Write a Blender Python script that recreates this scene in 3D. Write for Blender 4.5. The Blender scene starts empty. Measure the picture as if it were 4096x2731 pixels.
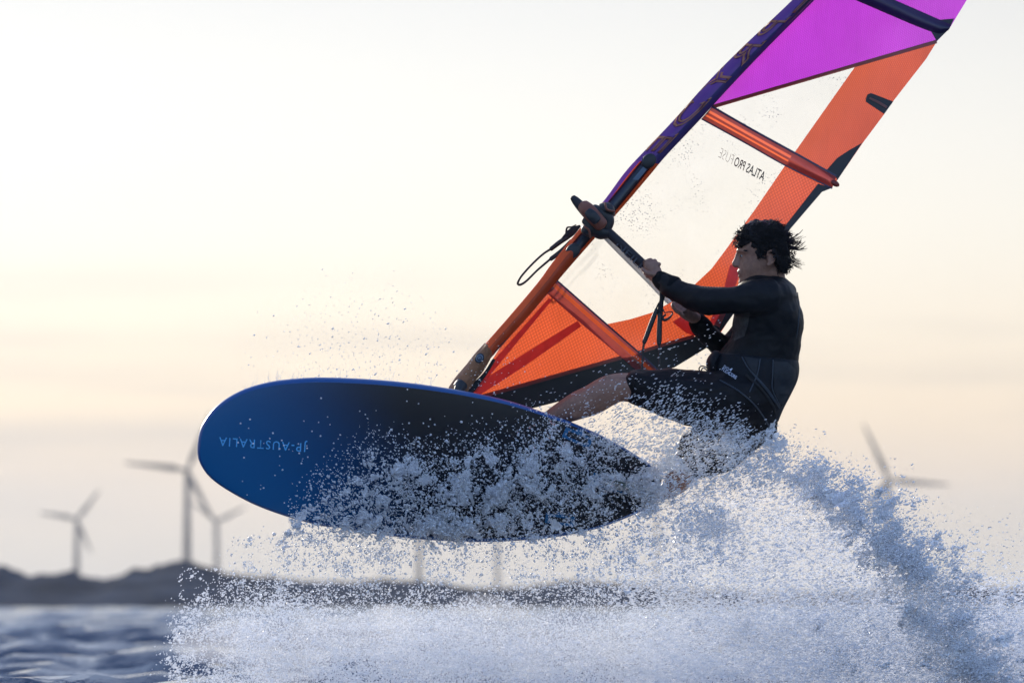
import bpy, bmesh, math, random
import numpy as np
from mathutils import Vector, Matrix, noise as mnoise
from mathutils.bvhtree import BVHTree
from mathutils.geometry import tessellate_polygon

random.seed(7)
RNG = np.random.default_rng(11)
scene = bpy.context.scene
COL = scene.collection

# ------------------------------------------------------------------ camera
CAM_H = 0.46            # photographer stands waist deep, lens just above the water
DIST = 23.33            # metres to the rider
LENS = 200.0
FPX = 4096 * LENS / 36.0
PITCH = math.atan((2412 - 1365.5) / FPX)
PXM = FPX / DIST        # photo pixels per metre at the rider (about 975)
cam_d = bpy.data.cameras.new('camera')
cam = bpy.data.objects.new('camera', cam_d)
COL.objects.link(cam)
cam.location = (0, 0, CAM_H)
cam.rotation_euler = (math.radians(90) + PITCH, 0, 0)
cam_d.lens = LENS
cam_d.sensor_width = 36.0
cam_d.clip_start = 0.1
cam_d.clip_end = 40000
cam_d.dof.use_dof = True
cam_d.dof.focus_distance = DIST + 0.35
cam_d.dof.aperture_fstop = 4.2
scene.camera = cam

# ------------------------------------------------------------------ sky and sun
SUN_AZ, SUN_EL = math.radians(-24), math.radians(15)      # behind the rider, a little to the left
SUN_DIR = Vector((math.sin(SUN_AZ) * math.cos(SUN_EL), math.cos(SUN_AZ) * math.cos(SUN_EL), math.sin(SUN_EL)))

world = bpy.data.worlds.new('World')
scene.world = world
world.use_nodes = True
wt = world.node_tree
wt.nodes.clear()


def wn(kind, **kw):
    n = wt.nodes.new(kind)
    for k, v in kw.items():
        setattr(n, k, v)
    return n


w_out = wn('ShaderNodeOutputWorld')
w_bg = wn('ShaderNodeBackground')
w_sky = wn('ShaderNodeTexSky', sky_type='NISHITA', sun_disc=False)
w_sky.sun_elevation = SUN_EL
w_sky.sun_rotation = SUN_AZ
w_sky.altitude = 0
w_sky.air_density = 1.2
w_sky.dust_density = 1.5
w_sky.ozone_density = 2.0
w_tc = wn('ShaderNodeTexCoord')
w_sep = wn('ShaderNodeSeparateXYZ')
wt.links.new(w_tc.outputs['Generated'], w_sep.inputs[0])
# thin bright overcast seen against the light: colour by height above the horizon
w_ramp = wn('ShaderNodeValToRGB')
els = w_ramp.color_ramp.elements
stops = [(0.0, (.345, .343, .345)), (0.010, (.385, .365, .345)), (0.022, (.485, .42, .36)), (0.034, (.60, .505, .395)),
         (0.048, (.625, .56, .465)), (0.064, (.63, .60, .535)), (0.080, (.61, .597, .56)), (0.094, (.575, .573, .555)), (0.108, (.53, .535, .535)),
         (0.14, (.47, .50, .55)), (0.25, (.42, .48, .61)), (0.5, (.34, .43, .64)), (1.0, (.28, .37, .62))]
els[0].position = stops[0][0]
els[0].color = (*stops[0][1], 1)
els[1].position = stops[-1][0]
els[1].color = (*stops[-1][1], 1)
for p, c in stops[1:-1]:
    e = els.new(p)
    e.color = (*c, 1)
wt.links.new(w_sep.outputs['Z'], w_ramp.inputs[0])
# low streaky cloud banks
w_map = wn('ShaderNodeMapping')
w_map.inputs['Scale'].default_value = (7, 7, 75)
w_map.inputs['Location'].default_value = (0.35, 0, 0.4)
wt.links.new(w_tc.outputs['Generated'], w_map.inputs[0])
w_noi = wn('ShaderNodeTexNoise')
w_noi.inputs['Scale'].default_value = 1.0
w_noi.inputs['Detail'].default_value = 4
w_noi.inputs['Roughness'].default_value = 0.45
wt.links.new(w_map.outputs[0], w_noi.inputs['Vector'])
w_cr = wn('ShaderNodeMapRange', interpolation_type='SMOOTHSTEP')
w_cr.inputs[1].default_value = 0.42
w_cr.inputs[2].default_value = 0.70
wt.links.new(w_noi.outputs['Fac'], w_cr.inputs[0])
w_lo = wn('ShaderNodeMapRange', interpolation_type='SMOOTHSTEP')
w_lo.inputs[1].default_value = 0.068
w_lo.inputs[2].default_value = 0.034
wt.links.new(w_sep.outputs['Z'], w_lo.inputs[0])
w_cm = wn('ShaderNodeMath', operation='MULTIPLY')
wt.links.new(w_cr.outputs[0], w_cm.inputs[0])
wt.links.new(w_lo.outputs[0], w_cm.inputs[1])
w_cm2 = wn('ShaderNodeMath', operation='MULTIPLY')
wt.links.new(w_cm.outputs[0], w_cm2.inputs[0])
w_cm2.inputs[1].default_value = 0.8
w_mixc = wn('ShaderNodeMix', data_type='RGBA')
wt.links.new(w_cm2.outputs[0], w_mixc.inputs[0])
wt.links.new(w_ramp.outputs[0], w_mixc.inputs[6])
w_mixc.inputs[7].default_value = (.375, .355, .338, 1)
# glow of the veiled sun and falling brightness away from it
w_dot = wn('ShaderNodeVectorMath', operation='DOT_PRODUCT')
w_nrm = wn('ShaderNodeVectorMath', operation='NORMALIZE')
wt.links.new(w_tc.outputs['Generated'], w_nrm.inputs[0])
wt.links.new(w_nrm.outputs[0], w_dot.inputs[0])
w_dot.inputs[1].default_value = tuple(SUN_DIR)
w_glow = wn('ShaderNodeMapRange')
w_glow.inputs[1].default_value = 0.86
w_glow.inputs[2].default_value = 0.96
w_glow.inputs[3].default_value = 0.86
w_glow.inputs[4].default_value = 1.06
wt.links.new(w_dot.outputs['Value'], w_glow.inputs[0])
w_mul = wn('ShaderNodeMix', data_type='RGBA', blend_type='MULTIPLY')
w_mul.inputs[0].default_value = 1.0
wt.links.new(w_mixc.outputs[2], w_mul.inputs[6])
wt.links.new(w_glow.outputs[0], w_mul.inputs[7])
# clear blue sky everywhere away from the sun
w_skm = wn('ShaderNodeMix', data_type='RGBA', blend_type='MULTIPLY')
w_skm.inputs[0].default_value = 1.0
wt.links.new(w_sky.outputs[0], w_skm.inputs[6])
w_skm.inputs[7].default_value = (0.145, 0.145, 0.185, 1)
w_fac = wn('ShaderNodeMapRange', interpolation_type='SMOOTHSTEP')
w_fac.inputs[1].default_value = -0.35
w_fac.inputs[2].default_value = 0.80
wt.links.new(w_dot.outputs['Value'], w_fac.inputs[0])
w_mix = wn('ShaderNodeMix', data_type='RGBA')
wt.links.new(w_fac.outputs[0], w_mix.inputs[0])
wt.links.new(w_skm.outputs[2], w_mix.inputs[6])
wt.links.new(w_mul.outputs[2], w_mix.inputs[7])
wt.links.new(w_mix.outputs[2], w_bg.inputs['Color'])
w_bg.inputs['Strength'].default_value = 1.0
wt.links.new(w_bg.outputs[0], w_out.inputs['Surface'])

sun_d = bpy.data.lights.new('sun', 'SUN')
sun_d.energy = 2.3
sun_d.angle = math.radians(1.5)
sun_d.color = (1.0, 0.9, 0.76)
sun = bpy.data.objects.new('sun', sun_d)
COL.objects.link(sun)
sun.rotation_euler = (-SUN_DIR).to_track_quat('-Z', 'Y').to_euler()

scene.view_settings.view_transform = 'Standard'
scene.view_settings.look = 'None'
scene.view_settings.gamma = 1.0
scene.view_settings.exposure = 0.85
scene.view_settings.use_curve_mapping = False
scene.render.engine = 'CYCLES'
scene.cycles.max_bounces = 8
scene.cycles.transparent_max_bounces = 16
scene.cycles.volume_bounces = 1
scene.cycles.use_denoising = True
scene.cycles.use_adaptive_sampling = True
scene.cycles.adaptive_threshold = 0.025

# ------------------------------------------------------------------ helpers
FWD = np.array([0, math.cos(PITCH), math.sin(PITCH)])
UPV = np.array([0, -math.sin(PITCH), math.cos(PITCH)])


def P(sx, sy, d=0.0):
    """photo position + metres behind the rider's plane -> world point"""
    xc = (sx - 2048.0) / FPX
    yc = -(sy - 1365.5) / FPX
    v = FWD + UPV * yc
    k = (DIST + d) / v[1]
    return Vector((xc * k, DIST + d, CAM_H + v[2] * k))


def PV(sx, sy, d):
    sx, sy, d = np.broadcast_arrays(np.asarray(sx, float), np.asarray(sy, float), np.asarray(d, float))
    xc = (sx - 2048.0) / FPX
    yc = -(sy - 1365.5) / FPX
    vy = FWD[1] + UPV[1] * yc
    vz = FWD[2] + UPV[2] * yc
    k = (DIST + d) / vy
    return np.stack([xc * k, DIST + d, CAM_H + vz * k], -1)


def far(sx, Y):
    return (sx - 2048.0) / FPX * Y


def zfar(sy, Y):
    return CAM_H + (2412 - sy) / FPX * Y


def mat(name, color, rough=0.5, metal=0.0, spec=0.5, **kw):
    m = bpy.data.materials.new(name)
    m.use_nodes = True
    b = m.node_tree.nodes['Principled BSDF']
    b.inputs['Base Color'].default_value = (*color, 1)
    b.inputs['Roughness'].default_value = rough
    b.inputs['Metallic'].default_value = metal
    b.inputs['Specular IOR Level'].default_value = spec
    for k, v in kw.items():
        b.inputs[k].default_value = v
    return m


def bump(m, scale, strength, dist=0.01, detail=4, vary=0.0):
    nt = m.node_tree
    b = nt.nodes['Principled BSDF']
    tc = nt.nodes.new('ShaderNodeTexCoord')
    n = nt.nodes.new('ShaderNodeTexNoise')
    n.inputs['Scale'].default_value = scale
    n.inputs['Detail'].default_value = detail
    nt.links.new(tc.outputs['Object'], n.inputs['Vector'])
    bp = nt.nodes.new('ShaderNodeBump')
    bp.inputs['Strength'].default_value = strength
    bp.inputs['Distance'].default_value = dist
    nt.links.new(n.outputs['Fac'], bp.inputs['Height'])
    nt.links.new(bp.outputs[0], b.inputs['Normal'])
    if vary:
        c = b.inputs['Base Color'].default_value[:]
        r = nt.nodes.new('ShaderNodeValToRGB')
        r.color_ramp.elements[0].position = 0.3
        r.color_ramp.elements[1].position = 0.7
        r.color_ramp.elements[0].color = tuple(x * (1 - vary) for x in c[:3]) + (1,)
        r.color_ramp.elements[1].color = tuple(min(1, x * (1 + vary)) for x in c[:3]) + (1,)
        nt.links.new(n.outputs['Fac'], r.inputs[0])
        nt.links.new(r.outputs[0], b.inputs['Base Color'])
    return m


def tag(o, label=None, cat=None, group=None, kind=None):
    if label:
        o['label'] = label
    if cat:
        o['category'] = cat
    if group:
        o['group'] = group
    if kind:
        o['kind'] = kind
    return o


def empty(name, loc, label, cat, group=None):
    o = bpy.data.objects.new(name, None)
    o.empty_display_size = 0.1
    o.location = loc
    COL.objects.link(o)
    return tag(o, label, cat, group)


def root_loc(o):
    loc = Vector(o.location)
    while o.parent:
        o = o.parent
        loc = Vector(o.location)
    return loc


def link(name, me, m, parent=None, smooth=True):
    o = bpy.data.objects.new(name, me)
    if m is not None and not me.materials:
        me.materials.append(m)
    COL.objects.link(o)
    if parent is not None:
        o.parent = parent
        if parent.type == 'EMPTY':
            o.matrix_parent_inverse = Matrix.Translation(-Vector(parent.location))
    if smooth and len(me.polygons):
        me.polygons.foreach_set('use_smooth', [True] * len(me.polygons))
    return o


def mesh_from(verts, faces, name='m'):
    me = bpy.data.meshes.new(name)
    me.from_pydata([tuple(v) for v in verts], [], [tuple(f) for f in faces])
    me.update()
    return me


def catmull(pts, n):
    """pts: rows of numbers, resampled to n rows"""
    p = np.asarray(pts, float)
    if len(p) < 3:
        t = np.linspace(0, 1, n)[:, None]
        return p[0] * (1 - t) + p[-1] * t
    seg = len(p) - 1
    pe = np.vstack([2 * p[0] - p[1], p, 2 * p[-1] - p[-2]])
    ln = np.linalg.norm(np.diff(p[:, :2], axis=0), axis=1) + 1e-6
    cum = np.concatenate([[0], np.cumsum(ln)])
    out = []
    for u in np.linspace(0, cum[-1], n):
        i = min(np.searchsorted(cum, u, side='right') - 1, seg - 1)
        t = (u - cum[i]) / ln[i]
        a, b, c, e = pe[i], pe[i + 1], pe[i + 2], pe[i + 3]
        out.append(0.5 * ((2 * b) + (c - a) * t + (2 * a - 5 * b + 4 * c - e) * t * t + (3 * b - a - 3 * c + e) * t ** 3))
    return np.array(out)


class MB:
    def __init__(self):
        self.v, self.f = [], []

    def add(self, verts, faces):
        o = len(self.v)
        self.v.extend([tuple(x) for x in verts])
        self.f.extend([tuple(i + o for i in f) for f in faces])
        return self

    def mesh(self, name='m'):
        return mesh_from(self.v, self.f, name)

    def build(self, name, m, parent=None, smooth=True):
        return link(name, self.mesh(name), m, parent, smooth)

    def tube(self, pts, n=None, sides=16, cap=True, resample=True):
        """pts rows: sx, sy, d, r_in_plane_px, r_depth_px"""
        pts = np.asarray(pts, float)
        if resample:
            n = n or max(8, 6 * len(pts))
            pts = catmull(pts, n)
        n = len(pts)
        c = PV(pts[:, 0], pts[:, 1], pts[:, 2])
        t = np.gradient(c, axis=0)
        t /= np.linalg.norm(t, axis=1)[:, None] + 1e-9
        view = np.array([0, 1.0, 0])
        a = np.cross(t, view)
        a /= np.linalg.norm(a, axis=1)[:, None] + 1e-9
        b = np.cross(a, t)
        r1 = np.maximum(pts[:, 3], 0.05) / PXM
        r2 = np.maximum(pts[:, 4], 0.05) / PXM
        ang = np.linspace(0, 2 * math.pi, sides, endpoint=False)
        rings = []
        if cap:
            for k in (0.0, 0.35, 0.7):
                q = math.sqrt(max(0, 1 - (1 - k) ** 2)) if k else 0.08
                rr = min(r1[0], r2[0])
                rings.append((c[0] - t[0] * rr * (1 - k) * 0.8, a[0], b[0], r1[0] * q, r2[0] * q))
        for i in range(n):
            rings.append((c[i], a[i], b[i], r1[i], r2[i]))
        if cap:
            for k in (0.7, 0.35, 0.0):
                q = math.sqrt(max(0, 1 - (1 - k) ** 2)) if k else 0.08
                rr = min(r1[-1], r2[-1])
                rings.append((c[-1] + t[-1] * rr * (1 - k) * 0.8, a[-1], b[-1], r1[-1] * q, r2[-1] * q))
        V, Fc = [], []
        for (cc, aa, bb, ra, rb) in rings:
            for g in ang:
                V.append(cc + aa * ra * math.cos(g) + bb * rb * math.sin(g))
        m = len(rings)
        for i in range(m - 1):
            for j in range(sides):
                k = (j + 1) % sides
                Fc.append((i * sides + j, i * sides + k, (i + 1) * sides + k, (i + 1) * sides + j))
        if cap:
            Fc.append(tuple(range(sides))[::-1])
            Fc.append(tuple((m - 1) * sides + j for j in range(sides)))
        return self.add(V, Fc)

    def slices(self, rows, n=None, sides=28, power=2.3):
        """rows: lx, ly, rx, ry, d, r_depth_px -> lofted closed body"""
        rows = catmull(np.asarray(rows, float), n or 6 * len(rows))
        V, Fc = [], []
        ang = np.linspace(0, 2 * math.pi, sides, endpoint=False)
        for lx, ly, rx, ry, d, rd in rows:
            for g in ang:
                cu = math.copysign(abs(math.cos(g)) ** (2 / power), math.cos(g))
                su = math.copysign(abs(math.sin(g)) ** (2 / power), math.sin(g))
                x = (lx + rx) / 2 + (rx - lx) / 2 * cu
                y = (ly + ry) / 2 + (ry - ly) / 2 * cu
                V.append(P(x, y, d + su * rd / PXM))
        m = len(rows)
        for i in range(m - 1):
            for j in range(sides):
                k = (j + 1) % sides
                Fc.append((i * sides + j, (i + 1) * sides + j, (i + 1) * sides + k, i * sides + k))
        Fc.append(tuple(range(sides)))
        Fc.append(tuple((m - 1) * sides + j for j in range(sides))[::-1])
        return self.add(V, Fc)

    def ball(self, sx, sy, d, rx, ry, rd, rot=0.0, seg=16, rings=10):
        V, Fc = [], []
        cr, sr = math.cos(rot), math.sin(rot)
        for i in range(rings + 1):
            th = math.pi * (0.02 + 0.96 * i / rings)
            for j in range(seg):
                ph = 2 * math.pi * j / seg
                x = rx * math.sin(th) * math.cos(ph)
                y = ry * math.cos(th)
                V.append(P(sx + x * cr - y * sr, sy + x * sr + y * cr, d + rd * math.sin(th) * math.sin(ph) / PXM))
        for i in range(rings):
            for j in range(seg):
                k = (j + 1) % seg
                Fc.append((i * seg + j, i * seg + k, (i + 1) * seg + k, (i + 1) * seg + j))
        Fc.append(tuple(range(seg))[::-1])
        Fc.append(tuple(rings * seg + j for j in range(seg)))
        return self.add(V, Fc)


def remesh(me, voxel, smooth_it=3, name='m'):
    o = bpy.data.objects.new('tmp_remesh', me)
    COL.objects.link(o)
    md = o.modifiers.new('r', 'REMESH')
    md.mode = 'VOXEL'
    md.voxel_size = voxel
    md.adaptivity = 0.0
    if smooth_it:
        s = o.modifiers.new('s', 'SMOOTH')
        s.factor = 0.5
        s.iterations = smooth_it
    dg = bpy.context.evaluated_depsgraph_get()
    out = bpy.data.meshes.new_from_object(o.evaluated_get(dg))
    out.name = name
    bpy.data.objects.remove(o)
    bpy.data.meshes.remove(me)
    return out


def wrinkle(me, scale, amp, stretch=(1, 1, 1)):
    me.calc_loop_triangles()
    n = len(me.vertices)
    co = np.empty(n * 3)
    me.vertices.foreach_get('co', co)
    no = np.empty(n * 3)
    me.vertices.foreach_get('normal', no)
    co = co.reshape(-1, 3)
    no = no.reshape(-1, 3)
    h = np.array([mnoise.fractal(Vector((c[0] * scale * stretch[0], c[1] * scale * stretch[1], c[2] * scale * stretch[2])), 0.8, 2.0, 3) for c in co])
    co += no * (h * amp)[:, None]
    me.vertices.foreach_set('co', co.ravel())
    me.update()


CAMV = Vector((0, 0, CAM_H))


def bvh_of(*meshes):
    V, Fc = [], []
    for me in meshes:
        o = len(V)
        V += [v.co.copy() for v in me.vertices]
        Fc += [tuple(i + o for i in p.vertices) for p in me.polygons]
    return BVHTree.FromPolygons(V, Fc)


def hit_d(bvh, sx, sy, lift=0.0, default=0.3):
    p = P(sx, sy, 0)
    dr = (p - CAMV).normalized()
    h = bvh.ray_cast(CAMV, dr)
    if h[0] is None:
        return default
    return h[0].y - DIST - lift


def text_mesh(body, org, xv, yv, dfun, offset=0.0, shear=0.0, outline=0.0, space=1.0, thick=0.0):
    """flat printed lettering laid on a surface; org = photo position of the text's lower left,
    xv / yv = photo vectors for the full width and height"""
    cu = bpy.data.curves.new('txt', 'FONT')
    cu.body = body
    cu.size = 1.0
    cu.offset = offset
    cu.shear = shear
    cu.space_character = space
    cu.resolution_u = 3
    if outline:
        cu.fill_mode = 'NONE' if hasattr(cu, 'fill_mode') else cu.fill_mode
        cu.bevel_depth = outline
        cu.bevel_resolution = 0
    o = bpy.data.objects.new('tmp_txt', cu)
    COL.objects.link(o)
    dg = bpy.context.evaluated_depsgraph_get()
    me = bpy.data.meshes.new_from_object(o.evaluated_get(dg))
    bpy.data.objects.remove(o)
    bpy.data.curves.remove(cu)
    co = np.array([v.co[:] for v in me.vertices])
    lo, hi = co.min(0), co.max(0)
    uv = (co - lo) / np.maximum(hi - lo, 1e-6)
    if not outline:
        bm = bmesh.new()
        bm.from_mesh(me)
        bmesh.ops.triangulate(bm, faces=bm.faces[:])
        bm.to_mesh(me)
        bm.free()
    res = []
    for (u, v, w) in uv:
        sx = org[0] + xv[0] * u + yv[0] * v
        sy = org[1] + xv[1] * u + yv[1] * v
        res.append(dfun(sx, sy, u, v))
    for vtx, c in zip(me.vertices, res):
        vtx.co = c
    me.update()
    return me


# ------------------------------------------------------------------ materials
def sail_cloth(name, color, line, ang1, ang2, freq, thin=0.16, transl=0.75, mixl=0.55):
    m = bpy.data.materials.new(name)
    m.use_nodes = True
    nt = m.node_tree
    nt.nodes.clear()
    N = nt.nodes.new
    out = N('ShaderNodeOutputMaterial')
    tc = N('ShaderNodeTexCoord')
    prev = None
    for ang in (ang1, ang2):
        mp = N('ShaderNodeMapping')
        mp.inputs['Rotation'].default_value = (0, ang, 0)
        nt.links.new(tc.outputs['Object'], mp.inputs[0])
        wv = N('ShaderNodeTexWave')
        wv.wave_type = 'BANDS'
        wv.bands_direction = 'X'
        wv.inputs['Scale'].default_value = freq
        wv.inputs['Distortion'].default_value = 0.0
        nt.links.new(mp.outputs[0], wv.inputs['Vector'])
        r = N('ShaderNodeMapRange')
        r.interpolation_type = 'SMOOTHSTEP'
        r.inputs[1].default_value = thin * 1.4
        r.inputs[2].default_value = thin * 0.3
        nt.links.new(wv.outputs['Fac'], r.inputs[0])
        if prev is None:
            prev = r
        else:
            mx = N('ShaderNodeMath')
            mx.operation = 'MAXIMUM'
            nt.links.new(prev.outputs[0], mx.inputs[0])
            nt.links.new(r.outputs[0], mx.inputs[1])
            prev = mx
    ml = N('ShaderNodeMath')
    ml.operation = 'MULTIPLY'
    nt.links.new(prev.outputs[0], ml.inputs[0])
    ml.inputs[1].default_value = mixl
    nz = N('ShaderNodeTexNoise')
    nz.inputs['Scale'].default_value = 3.5
    nz.inputs['Detail'].default_value = 6
    nt.links.new(tc.outputs['Object'], nz.inputs['Vector'])
    mr = N('ShaderNodeMapRange')
    mr.inputs[3].default_value = 0.72
    mr.inputs[4].default_value = 1.24
    nt.links.new(nz.outputs['Fac'], mr.inputs[0])
    vary = N('ShaderNodeMix')
    vary.data_type = 'RGBA'
    vary.blend_type = 'MULTIPLY'
    vary.inputs[0].default_value = 1
    vary.inputs[6].default_value = (*color, 1)
    nt.links.new(mr.outputs[0], vary.inputs[7])
    mc = N('ShaderNodeMix')
    mc.data_type = 'RGBA'
    nt.links.new(ml.outputs[0], mc.inputs[0])
    nt.links.new(vary.outputs[2], mc.inputs[6])
    mc.inputs[7].default_value = (*line, 1)
    df = N('ShaderNodeBsdfDiffuse')
    tr = N('ShaderNodeBsdfTranslucent')
    nt.links.new(mc.outputs[2], df.inputs[0])
    nt.links.new(mc.outputs[2], tr.inputs[0])
    mpw = N('ShaderNodeMapping')
    mpw.inputs['Rotation'].default_value = (0, .7, 0)
    mpw.inputs['Scale'].default_value = (9, 1, 2.0)
    nt.links.new(tc.outputs['Object'], mpw.inputs[0])
    nw = N('ShaderNodeTexNoise')
    nw.inputs['Scale'].default_value = 1.6
    nw.inputs['Detail'].default_value = 3
    nt.links.new(mpw.outputs[0], nw.inputs['Vector'])
    bpw = N('ShaderNodeBump')
    bpw.inputs['Strength'].default_value = 0.6
    bpw.inputs['Distance'].default_value = 0.03
    nt.links.new(nw.outputs['Fac'], bpw.inputs['Height'])
    nt.links.new(bpw.outputs[0], df.inputs['Normal'])
    nt.links.new(bpw.outputs[0], tr.inputs['Normal'])
    s = N('ShaderNodeMixShader')
    s.inputs[0].default_value = transl
    nt.links.new(df.outputs[0], s.inputs[1])
    nt.links.new(tr.outputs[0], s.inputs[2])
    gl = N('ShaderNodeBsdfGlossy')
    gl.inputs['Roughness'].default_value = 0.25
    s2 = N('ShaderNodeMixShader')
    s2.inputs[0].default_value = 0.04
    nt.links.new(s.outputs[0], s2.inputs[1])
    nt.links.new(gl.outputs[0], s2.inputs[2])
    nt.links.new(s2.outputs[0], out.inputs[0])
    return m


def film_mat(name):
    m = bpy.data.materials.new(name)
    m.use_nodes = True
    nt = m.node_tree
    nt.nodes.clear()
    N = nt.nodes.new
    out = N('ShaderNodeOutputMaterial')
    tc = N('ShaderNodeTexCoord')
    tr = N('ShaderNodeBsdfTransparent')
    tr.inputs[0].default_value = (.945, .932, .915, 1)
    tl = N('ShaderNodeBsdfTranslucent')
    tl.inputs[0].default_value = (.75, .74, .72, 1)
    n1 = N('ShaderNodeTexNoise')
    n1.inputs['Scale'].default_value = 7
    n1.inputs['Detail'].default_value = 6
    nt.links.new(tc.outputs['Object'], n1.inputs['Vector'])
    r1 = N('ShaderNodeMapRange')
    r1.inputs[1].default_value = 0.3
    r1.inputs[2].default_value = 0.75
    r1.inputs[3].default_value = 0.05
    r1.inputs[4].default_value = 0.22
    nt.links.new(n1.outputs['Fac'], r1.inputs[0])
    s1 = N('ShaderNodeMixShader')
    nt.links.new(r1.outputs[0], s1.inputs[0])
    nt.links.new(tr.outputs[0], s1.inputs[1])
    nt.links.new(tl.outputs[0], s1.inputs[2])
    # dried salt and water specks
    n2 = N('ShaderNodeTexVoronoi')
    n2.inputs['Scale'].default_value = 95
    n2.inputs['Randomness'].default_value = 1
    nt.links.new(tc.outputs['Object'], n2.inputs['Vector'])
    n3 = N('ShaderNodeTexNoise')
    n3.inputs['Scale'].default_value = 5
    nt.links.new(tc.outputs['Object'], n3.inputs['Vector'])
    lim = N('ShaderNodeMapRange')
    lim.inputs[1].default_value = 0.42
    lim.inputs[2].default_value = 0.68
    lim.inputs[3].default_value = 0.07
    lim.inputs[4].default_value = 0.27
    nt.links.new(n3.outputs['Fac'], lim.inputs[0])
    lt = N('ShaderNodeMath')
    lt.operation = 'LESS_THAN'
    nt.links.new(n2.outputs['Distance'], lt.inputs[0])
    nt.links.new(lim.outputs[0], lt.inputs[1])
    mul = N('ShaderNodeMath')
    mul.operation = 'MULTIPLY'
    nt.links.new(lt.outputs[0], mul.inputs[0])
    mul.inputs[1].default_value = 0.7
    dk = N('ShaderNodeBsdfDiffuse')
    dk.inputs[0].default_value = (.3, .3, .32, 1)
    s2 = N('ShaderNodeMixShader')
    nt.links.new(mul.outputs[0], s2.inputs[0])
    nt.links.new(s1.outputs[0], s2.inputs[1])
    nt.links.new(dk.outputs[0], s2.inputs[2])
    gl = N('ShaderNodeBsdfGlossy')
    gl.inputs['Roughness'].default_value = 0.08
    s3 = N('ShaderNodeMixShader')
    s3.inputs[0].default_value = 0.025
    nt.links.new(s2.outputs[0], s3.inputs[1])
    nt.links.new(gl.outputs[0], s3.inputs[2])
    nt.links.new(s3.outputs[0], out.inputs[0])
    return m


def transl(name, color, amount=0.4, rough=0.4, gloss=0.06, noise_s=0):
    m = bpy.data.materials.new(name)
    m.use_nodes = True
    nt = m.node_tree
    nt.nodes.clear()
    N = nt.nodes.new
    out = N('ShaderNodeOutputMaterial')
    df = N('ShaderNodeBsdfDiffuse')
    tl = N('ShaderNodeBsdfTranslucent')
    gl = N('ShaderNodeBsdfGlossy')
    gl.inputs['Roughness'].default_value = rough
    df.inputs[0].default_value = (*color, 1)
    tl.inputs[0].default_value = (*color, 1)
    if noise_s:
        tc = N('ShaderNodeTexCoord')
        nz = N('ShaderNodeTexNoise')
        nz.inputs['Scale'].default_value = noise_s
        nz.inputs['Detail'].default_value = 4
        nt.links.new(tc.outputs['Object'], nz.inputs['Vector'])
        mr = N('ShaderNodeMapRange')
        mr.inputs[3].default_value = 0.7
        mr.inputs[4].default_value = 1.3
        nt.links.new(nz.outputs['Fac'], mr.inputs[0])
        mx = N('ShaderNodeMix')
        mx.data_type = 'RGBA'
        mx.blend_type = 'MULTIPLY'
        mx.inputs[0].default_value = 1
        mx.inputs[6].default_value = (*color, 1)
        nt.links.new(mr.outputs[0], mx.inputs[7])
        nt.links.new(mx.outputs[2], df.inputs[0])
        nt.links.new(mx.outputs[2], tl.inputs[0])
    s = N('ShaderNodeMixShader')
    s.inputs[0].default_value = amount
    nt.links.new(df.outputs[0], s.inputs[1])
    nt.links.new(tl.outputs[0], s.inputs[2])
    s2 = N('ShaderNodeMixShader')
    s2.inputs[0].default_value = gloss
    nt.links.new(s.outputs[0], s2.inputs[1])
    nt.links.new(gl.outputs[0], s2.inputs[2])
    nt.links.new(s2.outputs[0], out.inputs[0])
    return m


M = {}
M['orange'] = sail_cloth('orange sailcloth', (.66, .105, .035), (.34, .045, .018), 0.35, -1.02, 26, transl=0.74, mixl=.62)
M['orange_leech'] = sail_cloth('orange leech cloth', (.60, .098, .036), (.36, .05, .02), 0.55, -0.35, 40, transl=0.72, mixl=0.6)
M['purple'] = sail_cloth('purple sailcloth', (.47, .05, .58), (.29, .022, .38), 0.95, -0.15, 36, transl=0.74, mixl=0.6)
M['film'] = film_mat('clear sail film')
M['seam_red'] = transl('dark red seam', (.16, .03, .025), 0.5)
M['band_red'] = transl('red reinforcement', (.55, .07, .055), 0.7, noise_s=30)
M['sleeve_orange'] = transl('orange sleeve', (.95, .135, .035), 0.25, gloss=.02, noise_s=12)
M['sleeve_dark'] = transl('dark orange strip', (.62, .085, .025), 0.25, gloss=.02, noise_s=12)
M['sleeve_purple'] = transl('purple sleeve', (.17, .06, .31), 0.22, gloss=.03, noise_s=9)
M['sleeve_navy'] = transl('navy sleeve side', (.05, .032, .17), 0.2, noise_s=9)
M['sleeve_mag'] = transl('magenta sleeve', (.28, .04, .42), 0.35)
M['luff_print'] = transl('rust print', (.46, .17, .11), 0.22)
M['batten_red'] = transl('brown red batten sleeve', (.32, .055, .04), 0.6, noise_s=20)
M['batten_orange'] = transl('orange batten stripe', (.80, .15, .055), 0.75)
M['batten_navy'] = transl('navy batten sleeve', (.022, .014, .07), 0.25)
M['sail_black'] = transl('black sail reinforcement', (.012, .02, .027), 0.3, gloss=.04, noise_s=14)
M['foot_band'] = transl('dark foot mesh', (.010, .013, .017), 0.2, gloss=.03, noise_s=30)
M['carbon'] = mat('carbon mast', (.018, .026, .04), 0.32)
M['mast_print'] = mat('mast blue grey print', (.07, .11, .17), 0.45)
M['grip'] = bump(mat('boom grip', (.02, .02, .027), 0.75), 160, 0.3, 0.002)
M['grip_print'] = mat('boom grip print', (.055, .06, .075), 0.7)
M['alu'] = bump(mat('brushed aluminium', (.42, .44, .47), 0.4, 0.85), 90, 0.2, 0.002)
M['plastic'] = mat('black moulded plastic', (.015, .019, .024), 0.5)
M['plastic_rust'] = mat('rust orange plastic', (.20, .065, .04), 0.55)
M['brown'] = bump(mat('brown mast protector', (.24, .105, .045), 0.7), 60, 0.4, 0.004, vary=0.25)
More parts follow.
